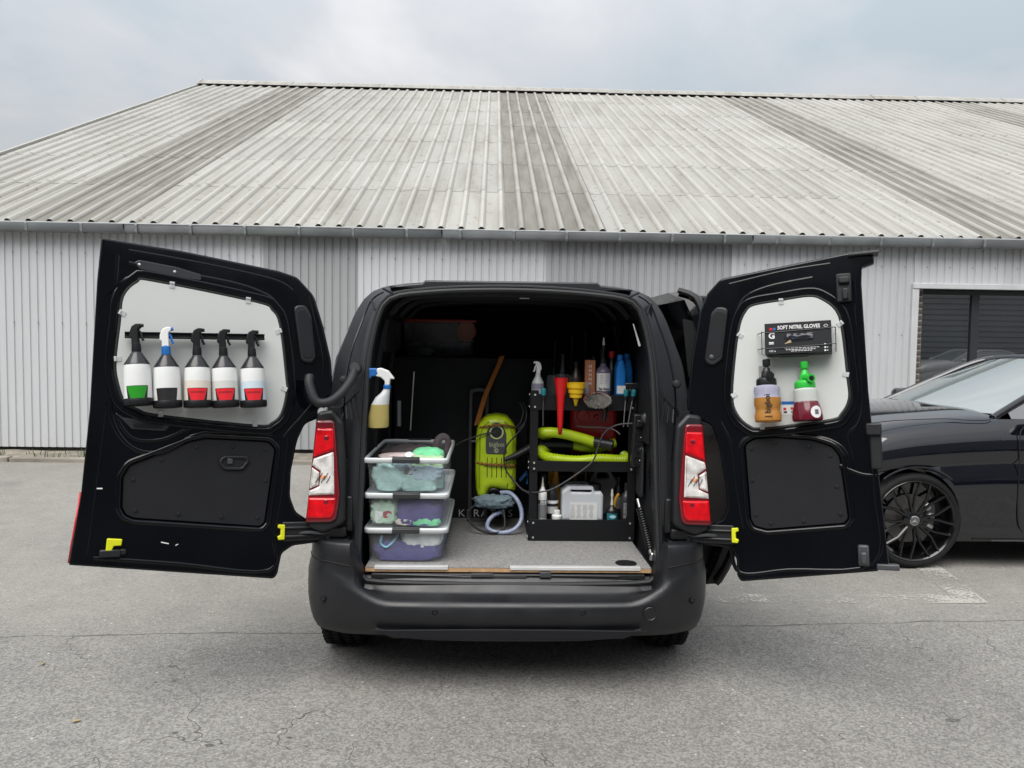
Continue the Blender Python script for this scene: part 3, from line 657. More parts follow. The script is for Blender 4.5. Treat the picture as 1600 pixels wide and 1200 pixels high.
# sliding side door, slid back along the right flank
g = MB(); op = [(1.10,.42,.34),(1.135,.40,.42),(1.145,.24,.62),(1.15,.20,.85),(1.135,.20,1.10),(1.10,.22,1.30),(1.03,.26,1.52),(.965,.30,1.70),(.93,.33,1.79),(.86,.38,1.825)]
r0 = [(x, y, z) for x, y, z in op]; r1 = [(x, 1.25, z) for x, y, z in op]; r2 = [(x-.075, 1.25, z-.01) for x, y, z in op]; r3 = [(x-.075, y+.02, z-.012) for x, y, z in op]
g.loft([r0, r1, r2, r3], closed=False, loop=True)
g.f.append(tuple(range(len(op)))[::-1]) if False else None
m0 = len(op); g.f += [(0, m0, 2*m0, 3*m0), (m0-1, 4*m0-1, 3*m0-1, 2*m0-1)]
sdr = ob('side_door', g, paint, van, smooth=40)
g = MB(); g.tube(sm([(x-.03, y-.012, z) for x, y, z in op], 3, False), .016, 6); ob('door_edge_seal', g, rubber, sdr)
g = MB().bx(.875,.965,.34,.37,1.70,1.80); ob('door_corner_trim', g, paint2, sdr, bevel=.012)
g = MB(); g.add([(.875,.315,1.40),(1.01,.30,1.42),(.945,.33,1.66),(.845,.34,1.685)], [(0,1,2,3)]); ob('inner_trim', g, felt, sdr, smooth=0, solid=.01)
# body-to-door wiring boot
g = MB(); pts = sm([(-.715,.10,1.415),(-.722,.05,1.375),(-.755,-.01,1.32),(-.80,-.055,1.285),(-.85,-.07,1.29),(-.882,-.055,1.36),(-.886,-.035,1.40)], 8, False)
g.tube(pts, [.019+.0022*(i % 2) for i in range(len(pts))], 10); ob('wiring_boot', g, rubber, van, smooth=60)
g = MB().lathe([(0,0),(.032,0),(.030,.012),(.022,.02),(0,.02)], 16, TR(-.712,.112,1.425) @ RX(75)); ob('boot_collar', g, rubber, van)

# ---- rear doors. Local frame: x to the right, y up along the hinge line, z towards the camera
PH = radians(25); AX = Vector((0, sin(LEAN), cos(LEAN))); BK = Vector((0, -cos(LEAN), sin(LEAN)))
def door_frame(s):
    out = Vector((s, 0, 0))*cos(PH)+BK*sin(PH); ex = out*s; ez = ex.cross(AX); m = Matrix.Identity(4)
    for i in range(3): m[i][0] = ex[i]; m[i][1] = AX[i]; m[i][2] = ez[i]
    m.translation = (s*.83, -.03, .6); return m
DL, DR = door_frame(-1), door_frame(1)
outL = [(-.945,1.316,.006),(-.643,1.302,.2),(-.239,1.264,.1),(-.157,1.245,.06),(-.078,1.168,.1),(-.031,1.03,.2),(.010,.876,.2),(.020,.763,.1),(.009,.691,.04),(-.043,.647,.02),(-.041,.608,.01),(-.098,.582,.05),(-.129,.506,.2),(-.151,.369,.2),(-.151,.261,.1),(-.124,.193,.06),(-.083,.166,.05),(-.042,.151,.01),(-.026,.096,.01),(-.031,.056,.008),(-.132,.046,.05),(-.177,.015,.03),(-.191,-.07,.03),(-.205,-.092,.02),(-.983,.005,.008),(-.957,.282,.3),(-.946,.611,.3),(-.950,1.139,.2)]
brdL = [(-.848,1.079),(-.800,1.143),(-.743,1.152),(-.332,1.106),(-.265,1.078),(-.229,1.012),(-.193,.779),(-.189,.724),(-.207,.627),(-.245,.585),(-.310,.572),(-.691,.602),(-.773,.624),(-.820,.654),(-.845,.716),(-.861,.803),(-.854,.969)]
panL = [(-.805,.342,.03),(-.783,.386,.03),(-.682,.431,.1),(-.567,.484,.1),(-.507,.498,.05),(-.255,.490,.03),(-.230,.463,.02),(-.238,.396,.1),(-.261,.156,.01),(-.273,.141,.015),(-.761,.187,.03),(-.789,.200,.02),(-.802,.225,.02)]
outR = [(.783,1.318,.006),(.675,1.338,.02),(.141,1.271,.06),(.080,1.207,.08),(.045,1.127,.1),(.002,.896,.2),(-.021,.706,.1),(-.015,.627,.02),(.044,.616,.02),(.090,.596,.04),(.121,.490,.2),(.149,.294,.1),(.154,.230,.05),(.134,.177,.04),(.083,.156,.03),(.044,.148,.01),(.040,.057,.01),(.119,.054,.04),(.170,.044,.03),(.188,.001,.04),(.189,-.069,.03),(.205,-.093,.02),(.749,-.014,.01),(.794,.024,.01),(.769,.394,.3),(.752,.565,.3),(.742,.738,.3),(.731,1.20,.2),(.735,1.27,.01),(.783,1.285,.006)]
brdR = [(.287,1.130),(.393,1.142),(.516,1.153),(.569,1.135),(.621,1.086),(.642,1.008),(.658,.791),(.661,.703),(.630,.641),(.583,.616),(.318,.584),(.256,.595),(.207,.648),(.189,.728),(.206,.914),(.228,1.047),(.254,1.105)]
panR = [(.242,.504,.02),(.280,.527,.03),(.342,.532,.1),(.510,.519,.1),(.591,.491,.06),(.613,.454,.04),(.639,.202,.01),(.627,.184,.012),(.321,.146,.03),(.272,.157,.02),(.260,.182,.02)]
def grow(pts, d):
    n_ = len(pts); ar = sum(pts[i][0]*pts[(i+1) % n_][1]-pts[(i+1) % n_][0]*pts[i][1] for i in range(n_)); sg = 1 if ar > 0 else -1; out = []
    for i in range(n_):
        a = Vector(pts[i-1][:2]); b = Vector(pts[(i+1) % n_][:2]); t_ = (b-a).normalized(); out.append((pts[i][0]+t_.y*d*sg, pts[i][1]-t_.x*d*sg))
    return out
def fz(pts, z): return [(p[0], p[1], z) for p in pts]
def door(s, D, out, brd, pan, label):
    bo = sm(brd, 4); po = rp(pan, .02, 6); oo = rp(out, .02, 6)
    me = plate([oo, grow(bo, .012), grow(po, .010)], .052, .010, -.052, 3)
    d = ob('rear_door', me, paint, van, D, smooth=40); d['label'] = label
    # outer skin with the window opening
    inn = grow(oo, -.03)
    me = plate([grow(oo, -.004), grow(bo, -.002)], .016, .004, -.070); ob('outer_skin', me, paint, d)
    # stepped flange round the window, seal, board and clips
    me = plate([grow(bo, .044), grow(bo, .012)], .018, .0075, -.006, 3); ob('window_flange', me, paint, d, smooth=50)
    g = MB().tube(fz(grow(bo, .006), .000), .0075, 8, True); ob('window_seal', g, rubber, d)
    me = plate([bo], .005, .001, .001); ob('window_board', me, board, d)
    # sunken lower panel with raised rim
    g = MB().tube(fz(grow(po, .022), -.001), .010, 8, True, flat=.6); ob('panel_rim', g, paint, d, smooth=60)
    me = plate([grow(po, .006)], .008, .002, -.016); pn = ob('lower_panel', me, felt, d)
    return d, pn
def ridge(d, pts, r, z=-.003, m=None, fl=.55):
    p = sm(pts, 5, False); ob('pressed_ridge', MB().tube(fz(p, z), r, 8, flat=fl), m or paint, d, smooth=60)
def studs(pn, pts):
    for x, y in pts: ob('push_stud', MB().lathe([(0,0),(.0095,0),(.008,.003),(0,.0045)], 12, TR(x, y, -.008)), felt, pn)
def clips(d, pts, c):
    for x, y in pts:
        a = atan2(y-c[1], x-c[0]); M_ = TR(x, y, .006) @ Matrix.Rotation(a if abs(cos(a)) > .72 else pi/2, 4, 'Z')
        ob('window_clip', MB().box((0,0,.002),(.026,.020,.004)).box((.009,0,.006),(.008,.020,.006)), clipm, d, M_, bevel=.001)
dl, pnl = door(-1, DL, outL, brdL, panL, 'wide rear door with five spray bottles on its white window board')
ridge(dl, [(-.881,.664),(-.859,.565),(-.816,.491),(-.752,.449),(-.672,.452),(-.568,.512),(-.485,.538),(-.36,.539),(-.238,.532)], .012)
ridge(dl, [(-.862,.615),(-.819,.535),(-.766,.496),(-.674,.501),(-.570,.550),(-.461,.562),(-.309,.552)], .009)
ridge(dl, [(-.842,1.275),(-.543,1.254),(-.258,1.219),(-.175,1.179)], .008); ridge(dl, [(-.839,1.222),(-.675,1.206),(-.440,1.186),(-.309,1.155),(-.248,1.115),(-.190,1.0),(-.16,.85),(-.148,.70)], .010)
ridge(dl, [(-.880,1.25),(-.884,.95),(-.892,.66),(-.908,.367),(-.927,.04)], .009); ridge(dl, [(-.90,.028),(-.6,-.008),(-.23,-.055),(-.215,.1),(-.19,.30),(-.175,.52)], .010)
ridge(dl, [(-.19,.52),(-.16,.56),(-.11,.62),(-.06,.70),(-.03,.85),(-.06,1.0),(-.105,1.16)], .007)
me = plate([rp([(-.862,.608),(-.821,.583),(-.637,.574),(-.668,.533),(-.791,.538)], .012)], .012, .004, -.004); ob('pressed_bracket', me, paint2, dl)
me = plate([rp([(-.79,.562),(-.67,.560),(-.685,.545),(-.785,.547)], .006)], .006, .002, .008); ob('bracket_slot', me, trim, dl)
me = plate([rp([(-.820,1.226),(-.80,1.238),(-.66,1.226),(-.56,1.205),(-.56,1.178),(-.66,1.182),(-.80,1.20)], .008)], .010, .003, -.002); ob('stiffener', me, paint2, dl)
for x, y in ((-.80,1.218),(-.665,1.204)): ob('screw', MB().lathe([(0,0),(.007,0),(.005,.004),(0,.005)], 10, TR(x, y, .008)), bolt, dl)
studs(pnl, [(-.775,.335),(-.675,.415),(-.545,.47),(-.40,.475),(-.265,.465),(-.258,.33),(-.285,.17),(-.43,.178),(-.60,.192),(-.76,.21)])
hp = rp([(-.448,.407,.02),(-.430,.428,.015),(-.342,.427,.012),(-.338,.411,.01),(-.359,.383,.012),(-.428,.383,.02)], .01, 5)
ob('handle_surround', plate([grow(hp, .008), grow(hp, -.004)], .012, .004, -.010), blackp, pnl); ob('handle_cup', plate([grow(hp, -.003)], .003, .0, -.0075), trim, pnl); ob('pull_handle', MB().box((-.408,.412,-.002),(.022,.024,.008)), greyp, pnl, bevel=.003)
clips(dl, [(-.672,1.147),(-.365,1.113),(-.852,1.01),(-.858,.821),(-.231,.988),(-.197,.733),(-.688,.604),(-.313,.575)], (-.52,.86))
def vent_pad(d, pts):
    ob('vent_pad', plate([rp(pts, .03, 7)], .022, .009, -.004, 3), blackp, d); ob('pad_inset', plate([rp([(p[0]*.78+.22*sum(q[0] for q in pts)/len(pts), p[1]*.84+.16*sum(q[1] for q in pts)/len(pts)) for p in pts], .02, 6)], .008, .003, .012), felt, d)
vent_pad(dl, [(-.172,1.109),(-.118,1.118),(-.090,1.067),(-.064,.884),(-.078,.853),(-.129,.856)])
me = plate([rp([(-.858,.056),(-.856,.105),(-.801,.100),(-.803,.075),(-.830,.074),(-.836,.056)], .004)], .020, .004, .004); ob('latch_lever', me, yellow, dl)
ob('latch_body', MB().box((-.842,.046,.008),(.075,.03,.03)).box((-.80,.05,.006),(.03,.022,.02)), blackp, dl, bevel=.005)
ob('reflective_strip', MB().loft([[(-.987,.012,-.06),(-.987,.012,-.02),(-.982,.012,-.018)],[(-.962,.285,-.06),(-.962,.285,-.02),(-.957,.285,-.018)]], closed=False), redsig, dl, solid=.002)
ob('scuff_mark', MB().box((-.645,.078,.0005),(.03,.004,.0006), Matrix.Rotation(-.25,3,'Z')).box((-.60,.069,.0005),(.012,.003,.0006), Matrix.Rotation(.5,3,'Z')).box((-.893,.30,.0005),(.02,.005,.0006)), whitep, dl)
dr, pnr = door(1, DR, outR, brdR, panR, 'narrow rear door with a glove box and two foam bottles on its white board')
ridge(dr, [(.210,.490),(.238,.535),(.342,.552),(.534,.540),(.632,.495),(.658,.410)], .010); ridge(dr, [(.180,1.240),(.422,1.280),(.609,1.295)], .008); ridge(dr, [(.190,.9),(.205,1.06),(.242,1.165),(.345,1.213),(.536,1.239)], .010)
ridge(dr, [(.62,.42),(.70,.385),(.76,.38)], .008); ridge(dr, [(.165,.05),(.205,-.055),(.4,-.03),(.74,.02),(.755,.3),(.735,.6)], .009); ridge(dr, [(.13,.61),(.175,.50),(.20,.30),(.225,.13)], .010)
ridge(dr, [(.70,1.22),(.712,.95),(.72,.70),(.70,.60),(.66,.55),(.68,.45)], .008)
studs(pnr, [(.262,.49),(.36,.515),(.50,.50),(.585,.46),(.605,.33),(.618,.215),(.47,.18),(.335,.165),(.275,.20),(.262,.35)])
clips(dr, [(.403,1.141),(.225,1.0),(.194,.73),(.312,.587),(.656,.806),(.641,1.026)], (.42,.86))
vent_pad(dr, [(.098,1.109),(.125,1.138),(.177,1.128),(.145,.89),(.101,.862),(.064,.884)])
ob('pad_stud', MB().lathe([(0,0),(.013,0),(.010,.005),(0,.008)], 14, TR(.098,.905,.018)), greyp, dr)
ob('upper_latch', MB().box((.660,1.18,.012),(.060,.125,.03)).box((.662,1.21,.032),(.045,.03,.03)).box((.665,1.15,.03),(.025,.05,.03)), blackp, dr, bevel=.006)
ob('lower_latch', MB().box((.700,.05,.012),(.042,.085,.034)).box((.700,.04,.034),(.024,.05,.02)), greyp, dr, bevel=.007)
ob('lock_block', MB().box((.762,.50,.004),(.045,.19,.05)).box((.755,.57,.02),(.06,.05,.05)), blackp, dr, bevel=.006)
ob('seal_end', MB().box((.79,.006,-.01),(.085,.024,.05)), greyp, dr, bevel=.005)
ob('drip_flange', MB().box((.742,1.325,-.01),(.12,.012,.07), Matrix.Rotation(.02,3,'Z')), greyp, dr, bevel=.003)
for d, s in ((dl, -1), (dr, 1)):
    ob('door_hinge', MB().box((s*.075,.108,-.012),(.21,.085,.03)).box((s*.10,.125,.008),(.16,.012,.012)).box((s*.10,.088,.008),(.16,.012,.012)).cyl((s*-.02,.04,.0),(s*-.02,.17,.0),.014), blackp, d, bevel=.005)
    me = plate([rp([(s*.172,.140),(s*.200,.142),(s*.203,.128),(s*.190,.122),(s*.190,.096),(s*.203,.090),(s*.198,.075),(s*.172,.076)], .005)], .016, .004, .008); ob('hinge_clip', me, yellow, d)
    ob('hinge_link', MB().box((s*-.05,.105,-.015),(.12,.05,.025)), blackp, d, bevel=.004)
    g = MB()
    for q in range(4): g.box((s*(.03+.016*(q % 2)), .70+.02*(q//2), -.0005), (.012,.003,.0006))
    ob('stamped_mark', g, greyp, d)
# ------------------------------------------------------------------ things on the left door
B2D = RX(-90)      # an upright thing (z up, front -y) put against a door (y up, z out)
rail = thing('bottle_rail', 'black bar across the white board on the wide rear door, holding five spray bottles', 'rail', M=DL @ TR(-.566, .934, .006) @ RZ(3.7))
ob('bar', MB().box((0, 0, .028), (.545, .026, .010)).box((0, .010, .036), (.545, .005, .012)).box((0, -.010, .036), (.545, .005, .012)), blackcart, rail, bevel=.002)
for x in (-.24, 0, .24): ob('standoff', MB().box((x, 0, .012), (.02, .02, .024)), blackcart, rail)
dgrey = pmat('charcoal_plastic', (.018, .0185, .021), .25, spec=.5)
cream = pmat('cream_liquid', (.66, .60, .53), .4); greyl = pmat('grey_liquid', (.58, .59, .56), .4); bluel = pmat('pale_blue_liquid', (.55, .64, .71), .4)
whiteb = pmat('white_bottle', (.72, .73, .72), .35, spec=.4)
greenl = pmat('green_label', (.012, .26, .008), .4); redl = pmat('red_label', (.68, .012, .022), .4); blackl = pmat('black_label', (.012, .012, .013), .4)
def patch(r0, r1, z0, z1, a0, a1, b0, b1, sx=1., sy=1., n=10):
    """label wrapped on a round bottle's front (-y): angles a at the top edge, b at the bottom"""
    def fn(u, v):
        r = r0+(r1-r0)*v; a = radians((b0+(b1-b0)*u)*(1-v)+(a0+(a1-a0)*u)*v); return (r*sin(a)*sx, -r*cos(a)*sy, z0+(z1-z0)*v)
    return MB().grid(fn, n, 3)
def trigger_head(par, z, mh, mt, w=.022, k=1., rot=0.):
    pts = [(-.015,0),(-.015,.022),(-.023,.03),(-.021,.052),(-.012,.074),(.004,.083),(.022,.082),(.021,.068),(.011,.058),(.012,0)]
    me = plate([rp([(a*k, b*k) for a, b in pts], .004*k)], w*k, .004*k, -w*k/2); h = ob('spray_head', me, mh, par, TR(0, 0, z) @ RZ(rot) @ UP)
    g = MB().tube([(.010*k,.058*k,0),(.020*k,.045*k,0),(.022*k,.028*k,0),(.029*k,.014*k,0)], .0055*k, 6, flat=.7); ob('trigger', g, mt, h)
    ob('nozzle', MB().cyl((.018*k,.075*k,0),(.030*k,.075*k,0),.008*k,.007*k,10), mt, h)
    return h
def sprayer(x, y, tilt, label, head, trig, collar, liq, lab):
    t = thing('spray_bottle', label, 'spray bottle', M=DL @ TR(x, y, .068) @ RZ(tilt+random.uniform(-1.2, 1.2)) @ B2D, group='spray bottles on the wide door')
    R = .0525
    if liq: ob('bottle', MB().lathe([(R*.985,.105),(R*.97,.13),(R*.93,.155),(R*.90,.165)], 28), whiteb, t); ob('liquid', MB().lathe([(R,.0),(R*1.01,.03),(R,.08),(R*.985,.105)], 28), liq, t)
    else: ob('bottle', MB().lathe([(R,.0),(R*1.01,.03),(R,.08),(R*.97,.13),(R*.93,.155),(R*.90,.165)], 28), whiteb, t)
    ob('base', MB().lathe([(0,-.004),(R*1.0,-.004),(R*1.05,.002),(R*1.05,.022),(R*1.01,.026)], 28), blackcart, t, bevel=.002)
    ob('shoulder', MB().lathe([(R*.92,.160),(R*.90,.166),(R*.42,.206),(R*.34,.213),(R*.30,.214)], 28), dgrey, t)
    ob('collar', MB().lathe([(.0,.212),(.0175,.212),(.0185,.218),(.0165,.246),(.012,.25),(0,.25)], 20), collar, t)
    lb = ob('label_backing', patch(R*1.018, R*1.015, .022, .074, -52, 42, -46, 36), blackl, t, recalc=True)
    if lab: ob('label', patch(R*1.035, R*1.03, .024, .072, -48, 38, -32, 22), lab, t)
    h = trigger_head(t, .244, head, trig, .022, 1., random.uniform(-22, 16))
    if lab is redl: ob('label_print', MB().grid(lambda u, v: (R*1.045*sin(radians(-34+56*u)), -R*1.045*cos(radians(-34+56*u)), .054+.006*v), 8, 1), pmat('dark_red_print', (.30, .008, .012), .5) if 'dark_red_print' not in MATS else MATS['dark_red_print'], t)
    return t
sprayer(-.772, .634, 4.5, 'white spray bottle with a green label, first on the door rail', blackcart, blackcart, blackcart, None, greenl)
sprayer(-.665, .630, 4.5, 'white spray bottle with a white and blue trigger and plain black label', whitep, blue, blue, None, None)
sprayer(-.552, .636, 4.5, 'white spray bottle with a red label and cream liquid, middle of the door rail', blackcart, blackcart, blackcart, cream, redl)
t4 = sprayer(-.443, .641, 4.5, 'white spray bottle with a red label, between the cream one and the pale blue one', blackcart, blackcart, blackcart, greyl, redl)
sprayer(-.331, .646, 4.5, 'white spray bottle with a red label and pale blue liquid, nearest the hinge', blackcart, blackcart, blackcart, bluel, redl)

# ------------------------------------------------------------------ things on the right door
cardb = pmat('black_carton', (.011, .012, .014), .42, spec=.4); white_ink = pmat('white_print', (.72, .72, .72), .5)
gb = thing('glove_box', 'black carton of disposable gloves in a wire holder on the narrow rear door', 'glove box', M=DR @ TR(.472, .962, .012))
ob('carton', MB().box((0, 0, .042), (.268, .136, .084)), cardb, gb, bevel=.002)
F = .0845
ob('title_print', text_mesh('SOFT NITRIL GLOVES', .0225, sx=.80, fat=.0006), white_ink, gb, TR(.005, .046, F))
hole = [(.06*cos(a)*(1.05), .022*sin(a)) for a in [2*pi*k/24 for k in range(24)]]
ob('dispenser_hole', plate([hole], .0012), trim, gb, TR(.005, .004, F-.0002)); 
g = MB(); g.grid(lambda u, v: (-.048+.105*u, -.015+.030*v, .006*sin(v*pi)+.005*noise.noise((u*5, v*4, 2))), 14, 8); ob('glove_fold', g, pmat('black_nitrile', (.014, .016, .026), .35), gb, TR(.005, .004, F+.001))
ob('torn_card', MB().add([(-.055,-.026,F+.001),(-.030,-.008,F+.004),(-.024,-.020,F+.002)], [(0,1,2)]), pmat('torn_card_brown', (.50, .38, .24), .8), gb, smooth=0)
ob('emblem', text_mesh('G', .036, fat=.0012), white_ink, gb, TR(-.105, .012, F)); ob('emblem_dot', plate([[(.007*cos(a), .006*sin(a)) for a in [2*pi*k/14 for k in range(14)]]], .0008), redp, gb, TR(-.108, .042, F)); ob('emblem_dot', plate([[(.006*cos(a), .006*sin(a)) for a in [2*pi*k/14 for k in range(14)]]], .0008), blue, gb, TR(-.094, .042, F))
ob('emblem_bar', MB().box((-.107,-.016,F),(.020,.004,.0008)).box((-.107,-.022,F),(.020,.004,.0008)), white_ink, gb)
ob('quantity_print', text_mesh('100 x', .013), white_ink, gb, TR(-.104, -.054, F))
g = MB()
for r_, w_ in ((-.044,.13),(-.051,.12),(-.057,.08)):
    xx = -w_/2
    while xx < w_/2:
        l_ = random.uniform(.006, .014); g.box((.012+xx+l_/2, r_, F), (l_, .0026, .0008)); xx += l_+.003
ob('small_print', g, white_ink, gb)
g = MB()
for r_ in (-.034, -.047, -.060): g.lathe([(0,0),(.004,0),(.004,.0006),(0,.0006)], 10, TR(.108, r_, F)); 
g.box((.117,-.060,F),(.006,.003,.0006)).box((.117,-.047,F),(.006,.003,.0006))
ob('size_mark', g, white_ink, gb)
g = MB().tube([(.105,.044,F),(.108,.050,F),(.118,.050,F),(.121,.044,F),(.118,.041,F),(.108,.041,F),(.105,.044,F)], .0012, 4); ob('symbol', g, white_ink, gb)
ob('top_print', MB().box((-.07,.0685,.05),(.06,.0008,.004)).box((.0,.0685,.045),(.016,.0008,.02)).box((.08,.0685,.05),(.05,.0008,.004)), white_ink, gb)
wr = thing('wire_holder', 'thin black wire holder around the carton of gloves', 'holder', M=DR @ TR(.472, .962, .008))
wire = pmat('black_wire', (.012, .012, .013), .35)
for y in (.034, -.036): ob('wire_loop', MB().tube(sm([(-.172,y+.003,.004),(-.15,y,.05),(-.146,y-.002,.088),(-.12,y-.006,.0905),(0,y-.003,.0905),(.12,y+.001,.0905),(.148,y+.002,.088),(.15,y,.04),(.148,y,.004)], 5, False), .0020, 6), wire, wr)
ob('wire_upright', MB().tube([(-.150,.034,.05),(-.150,-.062,.05),(-.10,-.074,.05)], .0018, 6).tube([(.150,.034,.04),(.150,-.062,.04)], .0018, 6), wire, wr)
ob('wire_floor', MB().box((-.02,-.073,.05),(.12,.004,.06)), wire, wr)
amberl = pmat('amber_liquid', (.50, .235, .055), .2, spec=.5, see=.22, tintw=(.9, .6, .25)); winel = pmat('wine_red_liquid', (.12, .006, .018), .15, spec=.5)
upl = pmat('hazy_violet_plastic', (.46, .46, .60), .3, see=.25); upc = pmat('hazy_clear_plastic', (.66, .70, .66), .25, see=.25)
greenp = pmat('bright_green_plastic', (.025, .46, .045), .35)
def foam(x, y, tilt, label, body_p, lq, up, hm, lvl, knob_dx, nz):
    t = thing('foam_bottle', label, 'foam bottle', M=DR @ TR(x, y, .066) @ RZ(tilt) @ B2D, group='foam lance bottles on the narrow rear door')
    low = [p for p in body_p if p[1] <= lvl]; hi = [low[-1]]+[p for p in body_p if p[1] > lvl]
    ob('liquid', MB().lathe([(0, low[0][1])]+low+[(low[-1][0]*.6, lvl)], 28), lq, t); ob('bottle', MB().lathe(hi, 28), up, t)
    zt = body_p[-1][1]; rt = body_p[-1][0]
    ob('cap', MB().lathe([(0,zt-.002),(rt*1.05,zt-.002),(rt*1.08,zt+.003),(rt*1.06,zt+.022),(rt*.9,zt+.030),(0,zt+.031)], 28), hm, t, bevel=.001)
    g = MB().tube([(0,0,zt+.028),(.002,-.002,zt+.055),(knob_dx,.004,zt+.075)], [.022,.020,.012], 14); g.tube([(0,0,zt+.045),(nz,-.040,zt+.036)], [.019,.016], 14); g.tube([(nz,-.040,zt+.036),(nz*1.15,-.047,zt+.035)], [.018,.018], 14); hd = ob('foam_head', g, hm, t)
    ob('nozzle_mouth', MB().cyl((nz*1.15,-.0475,zt+.035),(nz*1.17,-.049,zt+.0348),.011,.010,14), trim, hd)
    ob('knob', MB().lathe([(0,0),(.015,0),(.0165,.003),(.0165,.028),(.013,.031),(0,.031)], 18, TR(knob_dx,.004,zt+.082)), hm, t)
    ob('stem', MB().cyl((knob_dx,.004,zt+.06),(knob_dx,.004,zt+.085),.008,.008,12), hm, t)
    return t
f1 = foam(.342, .603, 1.5, 'foam bottle of amber liquid with a black head, hung on the narrow rear door', [(.050,0),(.056,.006),(.057,.030),(.052,.045),(.052,.06),(.057,.075),(.056,.105),(.053,.120),(.056,.135),(.054,.152),(.040,.160),(.040,.162)], amberl, upl, blackp, .105, .004, .018)
g = MB(); ob('brand_print', text_mesh('| bigboi', .034, fat=.0004), blackl, f1, TR(.006, -.0580, .068) @ RX(90) @ RZ(90))
ob('dip_tube', MB().tube([(0,-.035,.15),(-.006,-.042,.09),(.014,-.044,.03),(.03,-.036,.012)], .0045, 8), pmat('pale_tube', (.8, .62, .36), .3), f1)
f2 = foam(.502, .606, 3.0, 'foam bottle of dark red liquid with a bright green head beside the amber one', [(.056,0),(.062,.005),(.063,.018),(.058,.050),(.048,.082),(.047,.098),(.049,.110),(.048,.132),(.040,.140),(.040,.142)], winel, upc, greenp, .092, .004, .026)
ob('round_sticker', MB().grid(lambda u, v: (lambda q, p: (.0640*sin(radians(38)+q*cos(p)), -.0640*cos(radians(38)+q*cos(p)), .034+.0635*q*sin(p)))(.40*v, 2*pi*u), 24, 4), white_ink, f2)
ob('sticker_mark', MB().grid(lambda u, v: (.0645*sin(radians(31+15*u))*1.005, -.0645*cos(radians(31+15*u))*1.005, .024+.020*v), 6, 4), pmat('grey_print', (.12, .11, .14), .5), f2)
g = MB()
for q in range(7): g.tube([(-.030+.009*q, -.0535+.0009*(q-3)**2*.9, .075), (-.027+.009*q, -.053+.0009*(q-3)**2*.9, .085+.003*(q % 2)), (-.024+.009*q, -.0535+.0009*(q-3)**2*.9, .076)], .0009, 4)
ob('faint_print', g, pmat('pale_pink_print', (.45, .28, .32), .5), f2)
brass = pmat('brass', (.45, .40, .25), .3, metal=.9)
for x, y, lb in ((.318,.832,'small steel wall coupling behind the black foam head'), (.480,.820,'small steel wall coupling behind the green foam head')):
    c = thing('wall_coupling', lb, 'coupling', M=DR @ TR(x, y, .006), group='couplings on the narrow door')
    ob('plate', MB().box((0,0,.002),(.032,.052,.004)), metal, c, bevel=.001); ob('connector', MB().cyl((.004,.0,.004),(.012,0,.05),.011,.009,14), brass, c)
st = thing('sticker', 'small white and blue sticker low on the white board between the foam bottles', 'sticker', M=DR @ TR(.425, .667, .0062))
ob('paper', MB().box((0,0,.0004),(.062,.058,.0008)), whitep, st, smooth=0); ob('blue_band', MB().box((0,.022,.0010),(.062,.014,.0006)), blue, st, smooth=0); ob('red_mark', MB().box((-.018,-.004,.001),(.012,.010,.0006)).box((.012,-.002,.001),(.012,.009,.0006)), redp, st, smooth=0); ob('dark_mark', MB().box((-.016,-.018,.001),(.014,.009,.0006)).box((.014,-.018,.001),(.012,.007,.0006)), greyp, st, smooth=0)

# ------------------------------------------------------------------ cargo: storage boxes of cloths on the left
def rrect(x0, x1, y0, y1, r, z, seg=4):
    return [(p[0], p[1], z) for p in rp([(x0,y0),(x1,y0),(x1,y1),(x0,y1)], r, seg)]
BX0, BX1, BY0, BY1 = -.664, -.281, .048, .735
handle_m = pmat('anthracite_clip', (.030, .031, .033), .4)
def bin_(z, label, lid, dx=0.):
    t = thing('storage_box', label, 'storage box', ((BX0+BX1)/2+dx, BY0, z), group='clear boxes of cleaning cloths')
    w = (BX1-BX0)/2; d = BY1-BY0; h = .160
    g = MB(); g.loft([rrect(-w+.024, w-.024, .028, d-.03, .03, .0), rrect(-w+.020, w-.020, .024, d-.026, .035, .004), rrect(-w+.016, w-.016, .020, d-.022, .035, h-.046), rrect(-w+.012, w-.012, .016, d-.018, .035, h-.044), rrect(-w+.012, w-.012, .016, d-.016, .035, h-.012)], c0=True)
    ob('tub', g, clearp, t, smooth=50)
    g = MB(); g.loft([rrect(-w+.012, w-.012, .016, d-.016, .035, h-.014), rrect(-w+.010, w-.010, .014, d-.014, .035, h-.004), rrect(-w+.004, w-.004, .006, d-.006, .035, h), rrect(-w, w, .0, d, .035, h-.004), rrect(-w-.001, w+.001, -.001, d+.001, .035, h-.022)])
    ob('rim', g, rimp, t, smooth=50, solid=.002)
    for y in (-.006, d+.004):
        ob('clip_handle', MB().box((.002, y, h-.010), (.124, .014, .022)).box((.002, y+(.012 if y < 0 else -.012), h+.003), (.124, .024, .006)), handle_m, t, bevel=.003)
    if lid:
        me = plate([[(p[0], p[1]) for p in rrect(-w+.006, w-.006, .008, d-.008, .035, 0)]], .006, .002, h-.012); ob('lid', me, rimp, t)
    return t
bin_(.543, 'clear storage box with purple and white towels, bottom of the stack of three', True)
bin_(.7035, 'clear storage box with navy and green cloths, middle of the stack of three', True, .002)
bin_(.8645, 'open clear storage box heaped with mint and pale blue cloths, top of the stack', False, -.002)
XC = (BX0+BX1)/2
